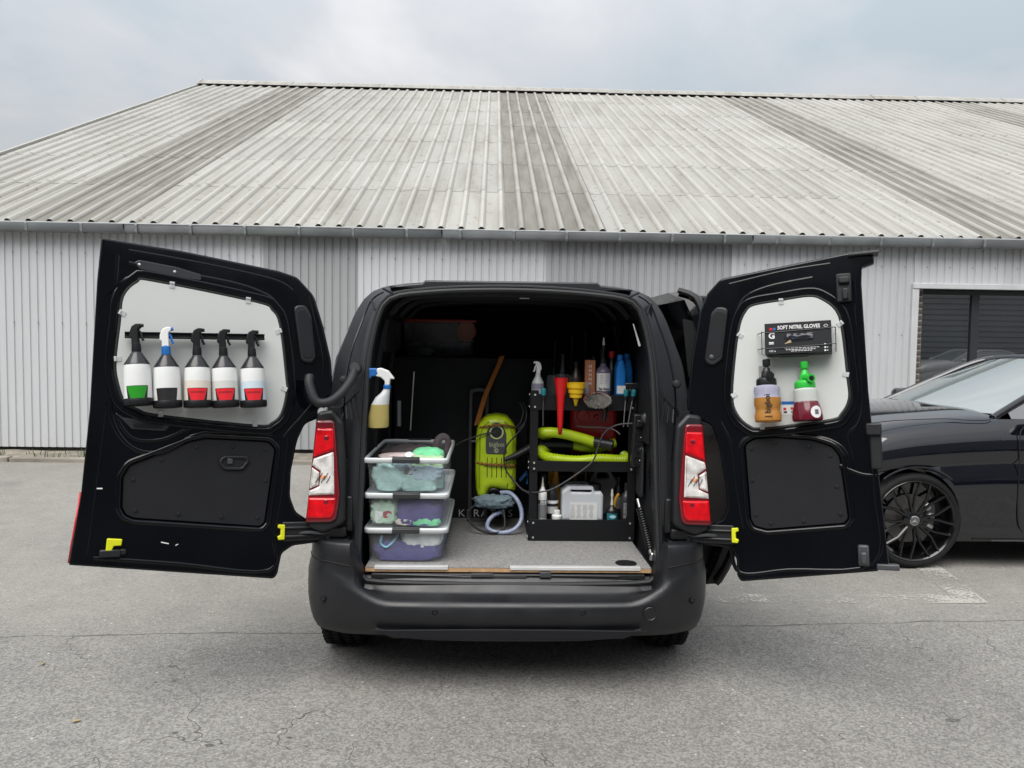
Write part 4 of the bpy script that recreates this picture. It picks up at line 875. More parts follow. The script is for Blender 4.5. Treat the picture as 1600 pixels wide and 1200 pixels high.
def cloth(label, c, s, col, seed, fold=1., rot=0., name='cloth', cat='cloth', grp='cloths in the clear boxes', nx=44, ny=28):
    key = 'cloth_%.3f_%.3f_%.3f' % col
    m = MATS.get(key) or pmat(key, col, .95, spec=.1, var=.16, vs=24, bump=.9, bs=130)
    g = MB()
    def fn(u, v):
        a = 2*pi*u; b = pi*(v-.5); ce = abs(cos(b))**.55; se = (1 if sin(b) > 0 else -1)*abs(sin(b))**.7
        p = Vector((cos(a)*ce, sin(a)*ce, se)); q = Vector((p.x*1.3, p.y*1.3, p.z*1.1+seed*3.1))
        fo = sin((p.x*2.2+p.y*1.1*sin(seed)+noise.noise(q)*1.6)*4.2+seed)*.05*fold + noise.noise(q*1.7)*.13*fold + noise.noise(q*4.3)*.035*fold
        # pleats that run round the bundle
        fo += .035*fold*sin((p.z*2.5+noise.noise(q*1.2)*1.3+p.x*sin(seed*2.1))*7)
        r = 1.02+fo; x, y, z = p.x*s[0]*r, p.y*s[1]*r, p.z*s[2]*r
        x, y = x*cos(rot)-y*sin(rot), x*sin(rot)+y*cos(rot)
        if grp == 'cloths in the clear boxes':      # pressed against the inside of the box
            def press(v_, lim): return v_ if abs(v_) < lim-.012 else (1 if v_ > 0 else -1)*(lim-.012*2.718**(-(abs(v_)-lim+.012)/.012))
            x = press(x+c[0]-XC, .169-.001*sin(seed*9)+.006*(z > .05))-(c[0]-XC); y = max(y, BY0+.028+.002*noise.noise((x*40, z*40, seed))-c[1]); z = max(z, min(zb_ for zb_ in (.549, .7095, .8705) if abs(c[2]-zb_) < .19)-c[2] if c[2] < .70 else (.7095 if c[2] < .86 else .8705)-c[2])
        return (x, y, z)
    g.grid(fn, nx, ny)
    o = ob(name, g, m, None, TR(*c), smooth=80); tag(o, label, cat, grp)
    return o
teal, blu, mint, brn, limec, nav, pur, whi, lbl = (.33,.50,.47), (.36,.47,.54), (.19,.62,.33), (.115,.095,.10), (.42,.60,.36), (.060,.065,.17), (.075,.065,.22), (.66,.70,.68), (.22,.42,.55)
z3 = .8645
cloth('large pale teal towel filling the front of the top box', (XC-.075,.19,z3+.056), (.100,.145,.064), teal, 1.3, 1.1)
cloth('pale teal towel lying along the bottom of the top box', (XC+.045,.20,z3+.040), (.125,.155,.046), teal, 2.9, 1.2)
cloth('folded pale blue cloth at the front of the top box', (XC+.085,.13,z3+.090), (.082,.085,.032), blu, 4.4, 1.3)
cloth('lime striped cloth folded over in the top box', (XC+.085,.17,z3+.124), (.085,.09,.034), limec, 6.1, .9)
cloth('light blue grey cloth behind the top box clip', (XC-.02,.15,z3+.118), (.06,.07,.032), blu, 7.7, 1.2)
cloth('mint green cloth heaped above the rim of the top box', (XC+.085,.25,z3+.140), (.078,.09,.040), mint, 9.2, .5)
cloth('dark brown grey cloth heaped at the back of the top box', (XC-.03,.42,z3+.105), (.14,.20,.055), brn, 10.4, .8)
cloth('dark grey brown cloth tucked between the teal towels', (XC+.03,.112,z3+.090), (.05,.034,.028), brn, 11.8, 1.)
cloth('pale pink white cloth on the pile in the top box', (XC-.05,.19,z3+.150), (.09,.05,.014), (.55,.46,.45), 12.1, .7)
g = MB(); g.tube(sm([(XC+.10,.50,z3+.13),(XC+.11,.50,z3+.18),(XC+.14,.51,z3+.205),(XC+.165,.52,z3+.18),(XC+.155,.52,z3+.12)], 4, False), .012, 8, flat=1.6)
tag(ob('cloth_loop', g, MATS['cloth_%.3f_%.3f_%.3f' % brn], None, smooth=60), 'dark grey cloth looped over the back corner of the top box', 'cloth', 'cloths in the clear boxes')
tag(ob('screw_top', MB().lathe([(0,0),(.016,0),(.018,.004),(.018,.012),(.010,.014),(.009,.010),(0,.010)], 18, TR(XC+.005,.13,z3+.158) @ RX(35)), rimp), 'small pale screw top lying on the cloths in the top box', 'screw top')
z2_ = .7035
cloth('dark purple towel slanting across the middle box', (XC+.050,.15,z2_+.060), (.122,.105,.062), pur, 21.3, 1.)
cloth('navy cloth along the back of the middle box', (XC-.02,.40,z2_+.055), (.14,.20,.05), nav, 22.2, 1.)
cloth('white and green cloth crumpled in the corner of the middle box', (XC-.105,.13,z2_+.068), (.066,.09,.052), (.42,.58,.44), 23.9, 1.5)
cloth('white cloth edge showing in the middle box', (XC-.125,.086,z2_+.060), (.020,.022,.044), whi, 24.4, 1.2)
cloth('small dark red cloth in the middle box', (XC-.085,.082,z2_+.058), (.022,.016,.016), (.30,.03,.05), 25.1, 1.)
cloth('mint green cloth at the foot of the middle box', (XC+.085,.10,z2_+.022), (.07,.04,.018), mint, 26.2, .8)
cloth('cream cloth scrap at the foot of the middle box', (XC-.01,.092,z2_+.022), (.04,.03,.014), (.6,.56,.48), 27.2, .8)
z1_ = .543
cloth('large purple towel along the bottom of the lowest box', (XC-.035,.17,z1_+.046), (.135,.13,.048), pur, 31.7, .8)
cloth('second purple towel lying flat in the lowest box', (XC+.06,.17,z1_+.040), (.105,.13,.042), pur, 33.1, .9)
cloth('thick white towel rolled in the lowest box', (XC+.072,.15,z1_+.105), (.102,.115,.040), whi, 34.5, .5)
g = MB().tube(sm([(XC-.11,.078,z1_+.12),(XC-.115,.075,z1_+.085),(XC-.09,.075,z1_+.068),(XC-.06,.08,z1_+.09),(XC-.04,.10,z1_+.118)], 5, False), .012, 8, flat=.5)
cm_ = pmat('light_blue_strap', lbl, .9, bump=.4); tag(ob('cloth_loop', g, cm_, None, smooth=60), 'light blue cloth loop in the lowest box', 'cloth', 'cloths in the clear boxes')
cloth('slate blue cloth at the back of the lowest box', (XC+.06,.42,z1_+.05), (.11,.18,.05), (.12,.17,.22), 35.3, .9)

# spray bottle with yellow liquid hung on the left jamb
yl = pmat('straw_yellow_liquid', (.46, .38, .13), .25, spec=.5, see=.12, tintw=(.8, .7, .3))
sp_ = thing('spray_bottle', 'spray bottle half full of straw yellow liquid, hung inside the load bay above the boxes', 'spray bottle', M=TR(-.612, .14, 1.155) @ RY(-1.5))
def oval(pts, n=24, sy=.62): return pts
lo = MB(); lo.loft([[((cx_+w_*cos(a)), .030*sin(a), z_) for a in [2*pi*k/24 for k in range(24)]] for cx_, w_, z_ in ((0,.044,0),(0,.050,.006),(.003,.048,.05),(.012,.041,.107))], c0=True, c1=True)
hi = MB(); hi.loft([[((cx_+w_*cos(a)), d_*sin(a), z_) for a in [2*pi*k/24 for k in range(24)]] for cx_, w_, d_, z_ in ((.012,.041,.030,.107),(.024,.032,.028,.14),(.036,.022,.022,.158),(.044,.016,.016,.175),(.046,.014,.014,.19))])
ob('liquid', lo, yl, sp_); ob('bottle', hi, pmat('cloudy_plastic', (.66, .68, .70), .3, see=.15), sp_)
ob('collar', MB().lathe([(0,.178),(.017,.178),(.018,.182),(.018,.194),(.014,.198),(0,.198)], 20, TR(.046,0,0)), blue, sp_)
me = plate([rp([(.036,.195),(.036,.215),(.018,.232),(-.006,.238),(-.004,.272),(.02,.276),(.055,.262),(.084,.222),(.062,.224),(.058,.195)], .006)], .026, .005, -.013); ob('spray_head', me, whitep, sp_, UP)
ob('trigger', plate([rp([(-.046,.265),(-.042,.276),(.004,.274),(.002,.262),(.008,.250),(-.01,.236),(-.022,.238),(-.030,.226),(-.046,.228),(-.038,.245)], .004)], .030, .005, -.015), blue, sp_, UP)
tag(ob('bottle_hook', MB().tube([(-.655,.20,1.40),(-.625,.16,1.41),(-.60,.15,1.385)], .006, 6).bx(-.535,-.52,.24,.26,1.15,1.27), greyp, None), 'dark hook and strap that hold the yellow spray bottle', 'hook')
tag(ob('thin_rod', MB().tube([(-.50,.50,1.10),(-.485,.52,1.40)], .004, 6), metal, None), 'thin metal rod upright beside the yellow spray bottle', 'rod')

# ------------------------------------------------------------------ black cabinet across the load bay, red-lidded crate on it
cab = thing('cabinet', 'black cabinet across the load bay with white lettering along its foot', 'cabinet', (0, .97, .541))
ob('front_board', MB().bx(-.642, .642, 0, .018, 0, .905), lining, cab); ob('top_board', MB().bx(-.642, .642, 0, .80, .905, .923), lining, cab, bevel=.003); ob('side_board', MB().bx(-.642, -.625, .018, .8, 0, .905).bx(.625, .642, .018, .8, 0, .905), lining, cab)
ob('lettering', text_mesh('KERATIES', .060, .0012, 'LEFT', 1.05, 0., 1.22), pmat('silver_print', (.62, .62, .62), .5), cab, TR(-.272, -.001, .026) @ UP)
cr_ = thing('storage_box', 'clear crate with a red lid and tools inside, standing on the black cabinet', 'storage box', (-.412, 1.28, 1.464))
w, d, h = .228, .30, .215
g = MB().loft([rrect(-w+.02, w-.02, .02, d-.02, .02, 0), rrect(-w+.004, w-.004, .004, d-.004, .02, h)], c0=True); ob('tub', g, pmat('smoky_clear_plastic', (.5, .5, .52), .1, spec=.8, see=.80), cr_)
me = plate([rp([(-w-.004,-.004),(w+.004,-.004),(w+.004,d),(-w-.004,d)], .02)], .018, .005, h-.006); ob('lid', me, pmat('dark_red_lid', (.34, .02, .018), .4), cr_)
tag(ob('polishing_pad', MB().lathe([(0,0),(.055,0),(.06,.006),(.06,.03),(.05,.036),(.012,.036),(.012,.02),(0,.02)], 28, TR(-.245,1.345,1.615) @ RX(86)), pmat('orange_foam', (.55, .10, .035), .8, bump=.3)), 'round orange pad leaning in the red-lidded crate', 'pad')
for nm, lb, c, s, col, sd_ in (('green_pouch','dull green bundle low in the red-lidded crate',(-.55,1.40,1.505),(.06,.07,.04),(.05,.12,.05),41.), ('tool_bundle','grey tools lying in the red-lidded crate',(-.42,1.40,1.51),(.10,.08,.045),(.10,.11,.12),42.), ('parts_bag','pale bag of small parts in the red-lidded crate',(-.50,1.33,1.49),(.05,.03,.022),(.35,.36,.34),43.), ('hose_coil','grey hoses heaped in the red-lidded crate',(-.28,1.40,1.51),(.075,.08,.04),(.16,.17,.19),44.)):
    cloth(lb, c, s, col, sd_, 1.4, 0, nm, nm.split('_')[1], 'contents of the red-lidded crate', 20, 12)

# ------------------------------------------------------------------ hand trolley, lime blower, strap, hoses
tube_m = pmat('grey_tube', (.075, .075, .08), .45)
ht = thing('hand_trolley', 'narrow grey tube handle of a trolley standing behind the lime blower', 'trolley', (-.158, .93, .541))
ob('handle', MB().tube(sm([(-.046,0,.0),(-.046,0,.30),(-.046,0,.70),(-.038,0,.735),(0,0,.745),(.038,0,.735),(.046,0,.70),(.046,0,.30),(.046,0,0)], 4, False), .0105, 8), tube_m, ht)
ob('crossbar', MB().tube([(-.046,0,.45),(.046,0,.45)], .009, 8).tube([(-.046,0,.12),(.046,0,.12)], .009, 8), tube_m, ht)
ob('toe_plate', MB().bx(-.06, .06, -.06, .0, .002, .010), tube_m, ht)
strap = MB(); pts = [(-.030,.945,1.478),(-.042,.940,1.442),(-.085,.915,1.345),(-.123,.905,1.255),(-.150,.895,1.16),(-.168,.885,1.09)]
strap.loft([[(x-.015, y, z-.004), (x+.015, y, z+.004)] for x, y, z in pts], closed=False)
tag(ob('strap', strap, pmat('orange_webbing', (.40, .13, .022), .8, var=.1, vs=60), None, solid=.002, smooth=0), 'orange webbing strap running down from the cabinet edge to the trolley', 'strap')
bl = thing('blower', 'lime green car dryer standing upright in the middle of the load bay', 'blower', (-.058, .79, .541))
bo_ = [(-.107,.215,.02),(-.112,.30,.3),(-.112,.50,.3),(-.100,.565,.05),(-.058,.612,.05),(0,.622,.05),(.058,.612,.05),(.100,.565,.05),(.110,.50,.3),(.108,.203,.02),(.05,.215,.03),(.008,.222,.03),(-.032,.222,.02),(-.045,.19,.02),(-.075,.160,.03),(-.10,.185,.03)]
ob('shell', plate([rp(bo_, .03, 7)], .22, .042, -.11, 6), lime, bl, UP, smooth=60)
for sx in (-1, 1): ob('side_groove', MB().tube([(sx*.088,-.1045,.23),(sx*.089,-.1055,.36),(sx*.088,-.1055,.50),(sx*.074,-.1055,.56),(sx*.04,-.1055,.59)], .004, 6), pmat('dark_lime', (.22, .30, .006), .4) if sx < 0 else MATS['dark_lime'], bl)
ob('front_panel', plate([rp([(-.056,.415,.015),(-.058,.50,.1),(-.050,.545,.03),(-.025,.580,.03),(.005,.588,.03),(.032,.572,.03),(.052,.53,.05),(.056,.415,.015)], .02, 6)], .008, .003, 0), greyp, bl, TR(0, -.106, 0) @ UP)
rg = pmat('pale_lime_ring', (.50, .56, .25), .35)
ob('dial_ring', MB().tube([(.034*cos(a), -.1155, .533+.034*sin(a)) for a in [2*pi*k/28 for k in range(28)]], .0045, 6, True), rg, bl); ob('dial', MB().lathe([(0,0),(.026,0),(.024,.010),(0,.012)], 24, TR(0,-.113,.533) @ RX(90)), blackp, bl)
ob('brand_print', text_mesh('bigboi', .036, .001, 'CENTER', .95), MATS['grey_print'] if False else pmat('lime_print', (.36, .42, .22), .5), bl, TR(.002, -.1148, .467) @ UP)
ob('brand_mark', MB().tube([(.010*cos(a), -.1146, .434+.010*sin(a)) for a in [2*pi*k/18 for k in range(18)]], .0024, 5, True).tube([(-.002,-.1146,.441),(-.003,-.1146,.428)], .0022, 5).tube([(-.003,-.1146,.428),(.005,-.1146,.430)], .0022, 5), MATS['lime_print'], bl)
for q in range(5): ob('vent_slot', MB().box((-.048+.0255*q, -.1085, .342), (.0045, .006, .110)), trim, bl, bevel=.002)
ob('outlet', MB().lathe([(0,0),(.034,0),(.034,.05),(.028,.055),(.022,.02),(0,.02)], 20, TR(-.010,-.055,.196) @ RX(90)), blackp, bl)
ob('rear_stand', MB().bx(-.10, .10, .09, .12, .16, .30), blackp, bl, bevel=.004)
cordm = pmat('brown_rope', (.22, .10, .02), .8, var=.5, vs=120)
def rope(pts, r, label):
    p = sm(pts, 8, False); g = MB()
    for ph in (0, pi):
        g.tube([(x, y+r*.6*cos(i*.9+ph), z+r*.6*sin(i*.9+ph)) for i, (x, y, z) in enumerate(p)], r*.7, 5)
    return tag(ob('rope', g, cordm, None), label, 'rope', 'ropes round the lime blower')
rope([(-.172,.80,.900),(-.160,.70,.905),(-.11,.672,.902),(-.05,.670,.900),(.01,.670,.895),(.043,.70,.890),(.055,.80,.89)], .0065, 'brown rope tied round the middle of the lime blower')
rope([(-.165,.80,1.080),(-.150,.70,1.095),(-.10,.668,1.108),(-.05,.666,1.115),(.0,.668,1.113),(.035,.70,1.100),(.05,.80,1.09)], .0055, 'brown rope tied round the top of the lime blower')
def hose(name, label, pts, r, m, cat='hose', grp=None, k=6, ribs=0., n=8):
    p = sm(pts, k, False); rr = [r*(1+ribs*(i % 2)) for i in range(len(p))] if ribs else r
    return tag(ob(name, MB().tube(p, rr, n), m, None, smooth=60), label, cat, grp)
clr = pmat('hazy_blue_hose', (.36, .42, .58), .2, spec=.6, see=.15)
hose('clear_hose', 'hazy blue clear hose looped in front of the lime blower', [(-.032,.70,.743),(.018,.67,.748),(.057,.64,.716),(.079,.62,.665),(.077,.60,.614),(.046,.585,.575),(-.004,.58,.556),(-.061,.59,.556),(-.099,.61,.572),(-.096,.64,.600),(-.068,.66,.628),(-.018,.68,.648)], .0115, clr)
hose('black_hose', 'thin black hose looped on the carpet below the blower', [(-.051,.70,.731),(-.025,.66,.694),(-.012,.63,.637),(-.011,.60,.58),(-.042,.58,.556),(-.099,.585,.553),(-.162,.60,.575),(-.206,.64,.622),(-.194,.68,.657),(-.132,.70,.699),(-.095,.72,.731)], .0065, rubber)
cloth('slate blue rag stuffed under the lime blower', (-.065,.675,.700), (.105,.05,.034), (.17,.23,.26), 51.2, 1.2, 0, 'rag', 'rag', None)
hose('cable', 'thin black cable leading from the boxes to the blower dial', [(-.27,.60,1.01),(-.249,.64,1.023),(-.187,.665,1.046),(-.118,.667,1.067),(-.06,.668,1.075)], .004, rubber, 'cable', 'cables in the load bay')
hose('cable', 'black cable hanging in a bundle between blower and cart', [(.085,.75,1.23),(.100,.68,1.187),(.095,.66,1.137),(.056,.66,1.093)], .004, rubber, 'cable', 'cables in the load bay')
hose('cable', 'second black cable of the bundle between blower and cart', [(.065,.75,1.23),(.085,.70,1.187),(.070,.68,1.13),(.045,.68,1.10)], .004, rubber, 'cable', 'cables in the load bay')
hose('cable', 'black cable looping in front of the blower down to the floor beside the cart', [(.103,.70,1.16),(.09,.66,1.12),(.05,.65,1.068),(.001,.645,1.012),(-.017,.64,.955),(-.009,.63,.886),(.029,.62,.83),(.079,.60,.781),(.125,.57,.760)], .0045, rubber, 'cable', 'cables in the load bay')
hose('blower_nozzle', 'long black cone nozzle pointing at the lime blower', [(-.017,.65,.930),(.06,.68,.955),(.16,.72,1.0)], .012, blackp, 'nozzle')
o = bpy.data.objects['blower_nozzle']; o.data = MB().tube([(-.017,.65,.930),(.05,.67,.952),(.13,.70,.99)], [.009,.019,.027], 12).mesh('blower_nozzle'); finish(o.data); o.data.materials.append(blackp)
tag(ob('blue_strap', MB().loft([[(.070,.80,.80),(.078,.80,.785)],[(.112,.80,.848),(.122,.80,.835)],[(.122,.80,.775),(.110,.80,.772)]], closed=False), blue, None, solid=.003, smooth=0), 'small blue strap in the gap beside the lime blower', 'strap')
# ------------------------------------------------------------------ black steel cart with three shelves
CX0, CX1, CY0, CY1 = .112, .655, .470, .900
ct = thing('cart', 'black three-shelf steel cart loaded with bottles and tools', 'cart', (0, 0, .541))
for x, y in ((CX0, CY0), (CX1, CY0), (CX0, CY1), (CX1, CY1)):
    sx = 1 if x == CX0 else -1; sy = 1 if y == CY0 else -1
    g = MB().bx(x, x+sx*.040, y, y+sy*.003, 0, .775).bx(x, x+sx*.003, y+sy*.003, y+sy*.040, 0, .775); ob('post', g, blackcart, ct, bevel=.001)
for z, lip, nm in ((.098, 0, 'shelf'), (.364, .05, 'shelf'), (.678, .078, 'shelf')):
    g = MB().bx(CX0+.004, CX1-.004, CY0+.005, CY1-.005, z-.004, z)
    if lip: g.bx(CX0+.002, CX1-.002, CY0-.004, CY0-.0005, z-.004, z+lip).bx(CX0+.002, CX1-.002, CY1-.003, CY1-.001, z-.004, z+lip*.6).bx(CX0-.003, CX0-.0005, CY0, CY1, z-.004, z+lip).bx(CX1+.0005, CX1+.003, CY0, CY1, z-.004, z+lip)
    ob(nm, g, blackcart, ct, bevel=.0008)
g = MB().bx(CX0, CX1, CY0-.005, CY0-.001, 0, .112); ob('front_apron', g, blackcart, ct, bevel=.001)
g = MB().bx(CX0-.004, CX0-.001, CY0, CY1, 0, .112); ob('side_apron', g, blackcart, ct)
for z in (.018, .094, .374, .404, .69, .752):
    for x in (CX0+.022, CX1-.022): ob('bolt', MB().lathe([(0,0),(.0062,0),(.005,.003),(0,.004)], 10, TR(x, CY0-.0045, z) @ RX(90)), bolt, ct)
    ob('bolt', MB().lathe([(0,0),(.0062,0),(.005,.003),(0,.004)], 10, TR(CX0-.004, CY0+.02, z) @ RY(-90)), bolt, ct)
Z1, Z2, Z3 = .639, .905, 1.219      # shelf tops
def btl(name, label, cat, x, y, z, prof_, mat, parts=(), grp=None, sx=1., sy=1., n=24):
    t = thing(name, label, cat, (x, y, z), group=grp)
    ob('bottle', MB().lathe([(0, prof_[0][1])]+prof_+[(0, prof_[-1][1])], n, None, sx, sy), mat, t)
    for nm, g, m in parts: ob(nm, g, m, t)
    return t
def capg(r, z0, z1): return MB().lathe([(0,z0),(r,z0),(r*1.02,z0+.002),(r,z1-.002),(r*.85,z1),(0,z1)], 18)
G1 = 'bottles on the cart'
# bottom shelf
blk = pmat('black_bottle', (.012, .012, .013), .3); txtw = white_ink
def lines(w, z0, z1, y, rows, hh=.0022):
    g = MB()
    for k in range(rows):
        xx = -w/2
        while xx < w/2-.004:
            l_ = min(random.uniform(.006, .016), w/2-xx); g.box((xx+l_/2, y, z0+(z1-z0)*k/(rows-1)), (l_, .0006, hh)); xx += l_+.003
    return g
b1 = btl('bottle', 'slim white and grey bottle at the front corner of the bottom shelf', 'bottle', .183, .512, Z1, [(.020,0),(.023,.004),(.023,.135),(.021,.15),(.010,.165),(.008,.175)], whitep, [('lower_label', patch(.0235,.0235,.015,.085,-70,70,-70,70), pmat('grey_label', (.16,.165,.17), .5)), ('label_band', patch(.0238,.0238,.088,.108,-70,70,-70,70), blackl), ('nozzle', MB().lathe([(0,.175),(.007,.175),(.004,.20),(.003,.225),(0,.226)], 12), pmat('ivory_plastic', (.6,.58,.5), .4))], G1)
ob('number_print', text_mesh('50.0', .020, .0006, 'CENTER', .9, .0006), txtw, b1, TR(.002, -.0245, .098) @ UP)
b2 = btl('bottle', 'black bottle with a white band on its label behind the small white bottle', 'bottle', .238, .560, Z1, [(.028,0),(.031,.004),(.031,.115),(.024,.14),(.014,.165),(.013,.18)], blk, [('label', patch(.0315,.0315,.03,.066,-75,75,-75,75), pmat('pale_grey_label', (.5,.5,.5), .5)), ('label_band', patch(.0316,.0316,.082,.098,-75,75,-75,75), txtw)], G1)
btl('bottle', 'small all white bottle at the front of the bottom shelf', 'bottle', .257, .498, Z1, [(.024,0),(.026,.003),(.026,.028),(.020,.034)], whitep, [('cap', capg(.0165,.034,.056), whitep)], G1)
jc = thing('canister', 'white canister with a black cap and printed label on the bottom shelf', 'canister', (.390, .560, Z1))
pts = [(-.108,0,.012),(.108,0,.012),(.108,.135,.022),(.096,.152,.012),(.062,.152,.01),(.056,.178,.012),(-.075,.178,.016),(-.108,.15,.02)]
hol = [(-.062,.152,.006),(.040,.152,.006),(.036,.168,.006),(-.055,.168,.006)]
ob('body', plate([rp(pts, .012), rp(hol, .006)], .130, .014, -.065, 4), pmat('translucent_white', (.52, .55, .58), .35, spec=.4), jc, UP, smooth=50)
ob('cap', MB().lathe([(0,.150),(.033,.150),(.034,.153),(.034,.180),(.030,.184),(0,.184)], 26, TR(.070,0,0)), blackp, jc)
ob('label', MB().bx(-.066,.076,-.0668,-.0662,.008,.098), pmat('paper_white', (.66,.67,.66), .6), jc, smooth=0); 
g = MB()
for c_ in range(4):
    for r_ in range(12): g.box((-.052+.032*c_, -.0672, .018+.006*r_), (random.uniform(.014,.028), .0004, .0022))
ob('label_print', g, pmat('soft_grey_print', (.36,.36,.37), .6), jc, smooth=0)
b3 = btl('bottle', 'small dark bottle with a teal label and pale dropper tip', 'bottle', .545, .515, Z1, [(.028,0),(.031,.004),(.031,.05),(.027,.062),(.012,.074),(.010,.082)], blk, [('label', patch(.0315,.0315,.006,.042,-60,60,-60,60), pmat('teal_label', (.02,.16,.20), .4)), ('label_oval', MB().lathe([(0,0),(.017,0),(.017,.0008),(0,.0008)], 20, TR(0,-.0318,.026) @ RX(90), 1, .5), pmat('pale_aqua', (.35,.62,.68), .4)), ('dropper', MB().lathe([(0,.082),(.008,.082),(.005,.12),(.008,.135),(.004,.165),(0,.166)], 14), pmat('ivory_plastic2', (.55,.54,.5), .4))], G1)
b4 = btl('bottle', 'tall dark grey bottle with fine white lettering at the end of the bottom shelf', 'bottle', .620, .520, Z1, [(.027,0),(.030,.004),(.030,.115),(.024,.135),(.012,.15),(.010,.165)], pmat('charcoal_bottle', (.03,.03,.031), .35), [('cap', capg(.013,.160,.20), blackp)], G1)
ob('label_print', lines(.038,.02,.095,-.0305,12,.003), MATS['soft_grey_print'], b4, smooth=0)
jg = thing('jug', 'grey jug with a pouring handle behind the white canister', 'jug', (.525, .700, Z1))
ob('body', plate([rp([(-.085,0),(.085,0),(.085,.17),(.10,.205),(.06,.20),(.03,.245),(-.05,.245),(-.085,.18)], .015), rp([(-.045,.20),(.025,.20),(.012,.228),(-.038,.228)], .008)], .12, .014, -.06, 3), pmat('mid_grey_plastic', (.13,.13,.13), .4), jg, UP)
yb = thing('tool_case', 'yellow and black tool case at the back of the bottom shelf', 'tool case', (.335, .80, Z1))
ym = pmat('ochre_yellow', (.52, .26, .01), .45)
ob('case_body', MB().bx(-.15,.15,-.05,.07,0,.20), blackp, yb, bevel=.01); ob('case_panel', MB().bx(-.105,-.055,-.056,-.05,.04,.262).bx(.03,.05,-.056,-.05,.16,.262).bx(.05,.14,-.056,-.05,.20,.215), ym, yb, bevel=.002)
for x, y, h_, lb in ((.425,.66,.23,'black bottle behind the cap of the white canister'), (.60,.64,.21,'dark bottle behind the tall grey one on the bottom shelf'), (.20,.64,.22,'black bottle behind the slim white and grey bottle')):
    btl('bottle', lb, 'bottle', x, y, Z1, [(.026,0),(.030,.004),(.030,h_*.6),(.025,h_*.7),(.012,h_*.82),(.011,h_*.9)], blk, [('cap', capg(.014,h_*.88,h_), blackp), ('label', patch(.0305,.0305,h_*.2,h_*.5,-60,60,-60,60), MATS['grey_label'])], G1)
yj = thing('yellow_bottle', 'ochre yellow squeeze bottle lying behind the black bottle', 'bottle', (.262, .660, Z1), group=G1)
ob('bottle', MB().loft([rrect(-.03,.03,-.02,.02,.012,0), rrect(-.034,.034,-.022,.022,.014,.10), rrect(-.022,.022,-.018,.018,.012,.17), rrect(-.012,.012,-.012,.012,.01,.235)], c0=True, c1=True), ym, yj)
tag(ob('yellow_hook', MB().tube(sm([(.560,.545,Z1+.04),(.566,.545,Z1+.10),(.585,.545,Z1+.135)], 4, False), .008, 8), pmat('amber_yellow', (.6,.33,.03), .4), None), 'curved amber piece beside the dark grey bottle', 'hook')
# middle shelf: lime hoses, red case
def ribbed(pts, r, k, amp): 
    p = sm(pts, k, False); return MB().tube(p, [r*(1+amp*(i % 2)) for i in range(len(p))], 14)
hz = Z2+.005
h1 = thing('vacuum_hose', 'lime vacuum hose with a black end cuff lying on the middle shelf', 'hose', (0,0,0))
ob('hose', ribbed([(.215,.64,1.06),(.185,.60,1.075),(.172,.555,1.088),(.195,.53,1.094),(.269,.53,1.091),(.367,.535,1.069),(.450,.54,1.044)], .0265, 9, .03), lime, h1)
ob('cuff', MB().tube([(.440,.540,1.047),(.50,.530,1.037),(.541,.520,1.030)], [.0265,.028,.030], 18), blackp, h1); ob('cuff_mouth', MB().tube([(.5405,.5202,1.0302),(.5435,.519,1.0297)], [.024,.022], 16), trim, h1)
h2 = thing('vacuum_hose', 'ribbed lime hose lying lowest along the middle shelf', 'hose', (0,0,0))
ob('hose', ribbed([(.21,.62,1.0),(.18,.58,.995),(.172,.54,.985),(.195,.522,.970),(.246,.520,.957),(.359,.52,.948),(.471,.52,.958),(.56,.525,.955),(.605,.535,.952),(.628,.57,.955),(.615,.61,.965)], .026, 12, .09), lime, h2)
h3 = thing('vacuum_hose', 'black cuffed hose between the two lime hoses on the middle shelf', 'hose', (0,0,0))
ob('cuff', MB().tube([(.172,.60,1.018),(.26,.60,1.024),(.345,.60,1.020)], [.026,.027,.026], 16), blackp, h3); ob('hose', ribbed([(.345,.60,1.020),(.41,.60,1.008),(.48,.62,1.0),(.53,.63,1.02),(.575,.64,1.03)], .024, 9, .08), lime, h3)
rb = thing('red_case', 'glossy red case at the back of the middle shelf', 'case', (.462, .66, Z2))
redcase = pmat('glossy_red', (.52, .008, .010), .22, spec=.5)
ob('case_body', MB().bx(-.125,.125,0,.16,.06,.31), redcase, rb, bevel=.02, seg=3); ob('case_base', MB().bx(-.115,.115,.01,.15,0,.065), blackp, rb)
ob('case_boss', MB().lathe([(0,0),(.034,0),(.030,.012),(.012,.012),(.012,.004),(0,.004)], 20, TR(-.06,-.001,.265) @ RX(90)).lathe([(0,0),(.016,0),(.014,.03),(.005,.03),(.004,.01),(0,.01)], 16, TR(.012,-.001,.255) @ RX(90)), redcase, rb)
hose('grey_cable', 'thin grey cable looping from the power strip across the cart to the blower', [(.66,.40,1.158),(.623,.40,1.159),(.543,.42,1.147),(.485,.44,1.103),(.457,.445,1.033),(.430,.445,.959),(.350,.445,.892),(.241,.445,.821),(.161,.445,.798),(.100,.50,.790),(.06,.55,.808),(.021,.60,.852)], .0042, pmat('dark_grey_cable', (.045,.045,.05), .4), 'cable', 'cables in the load bay')
hose('white_cable', 'short pale cable arching in front of the red case', [(.36,.60,1.12),(.42,.58,1.118),(.50,.57,1.118),(.555,.56,1.108),(.585,.55,1.085)], .003, pmat('pale_cable', (.3,.3,.3), .4), 'cable', 'cables in the load bay')
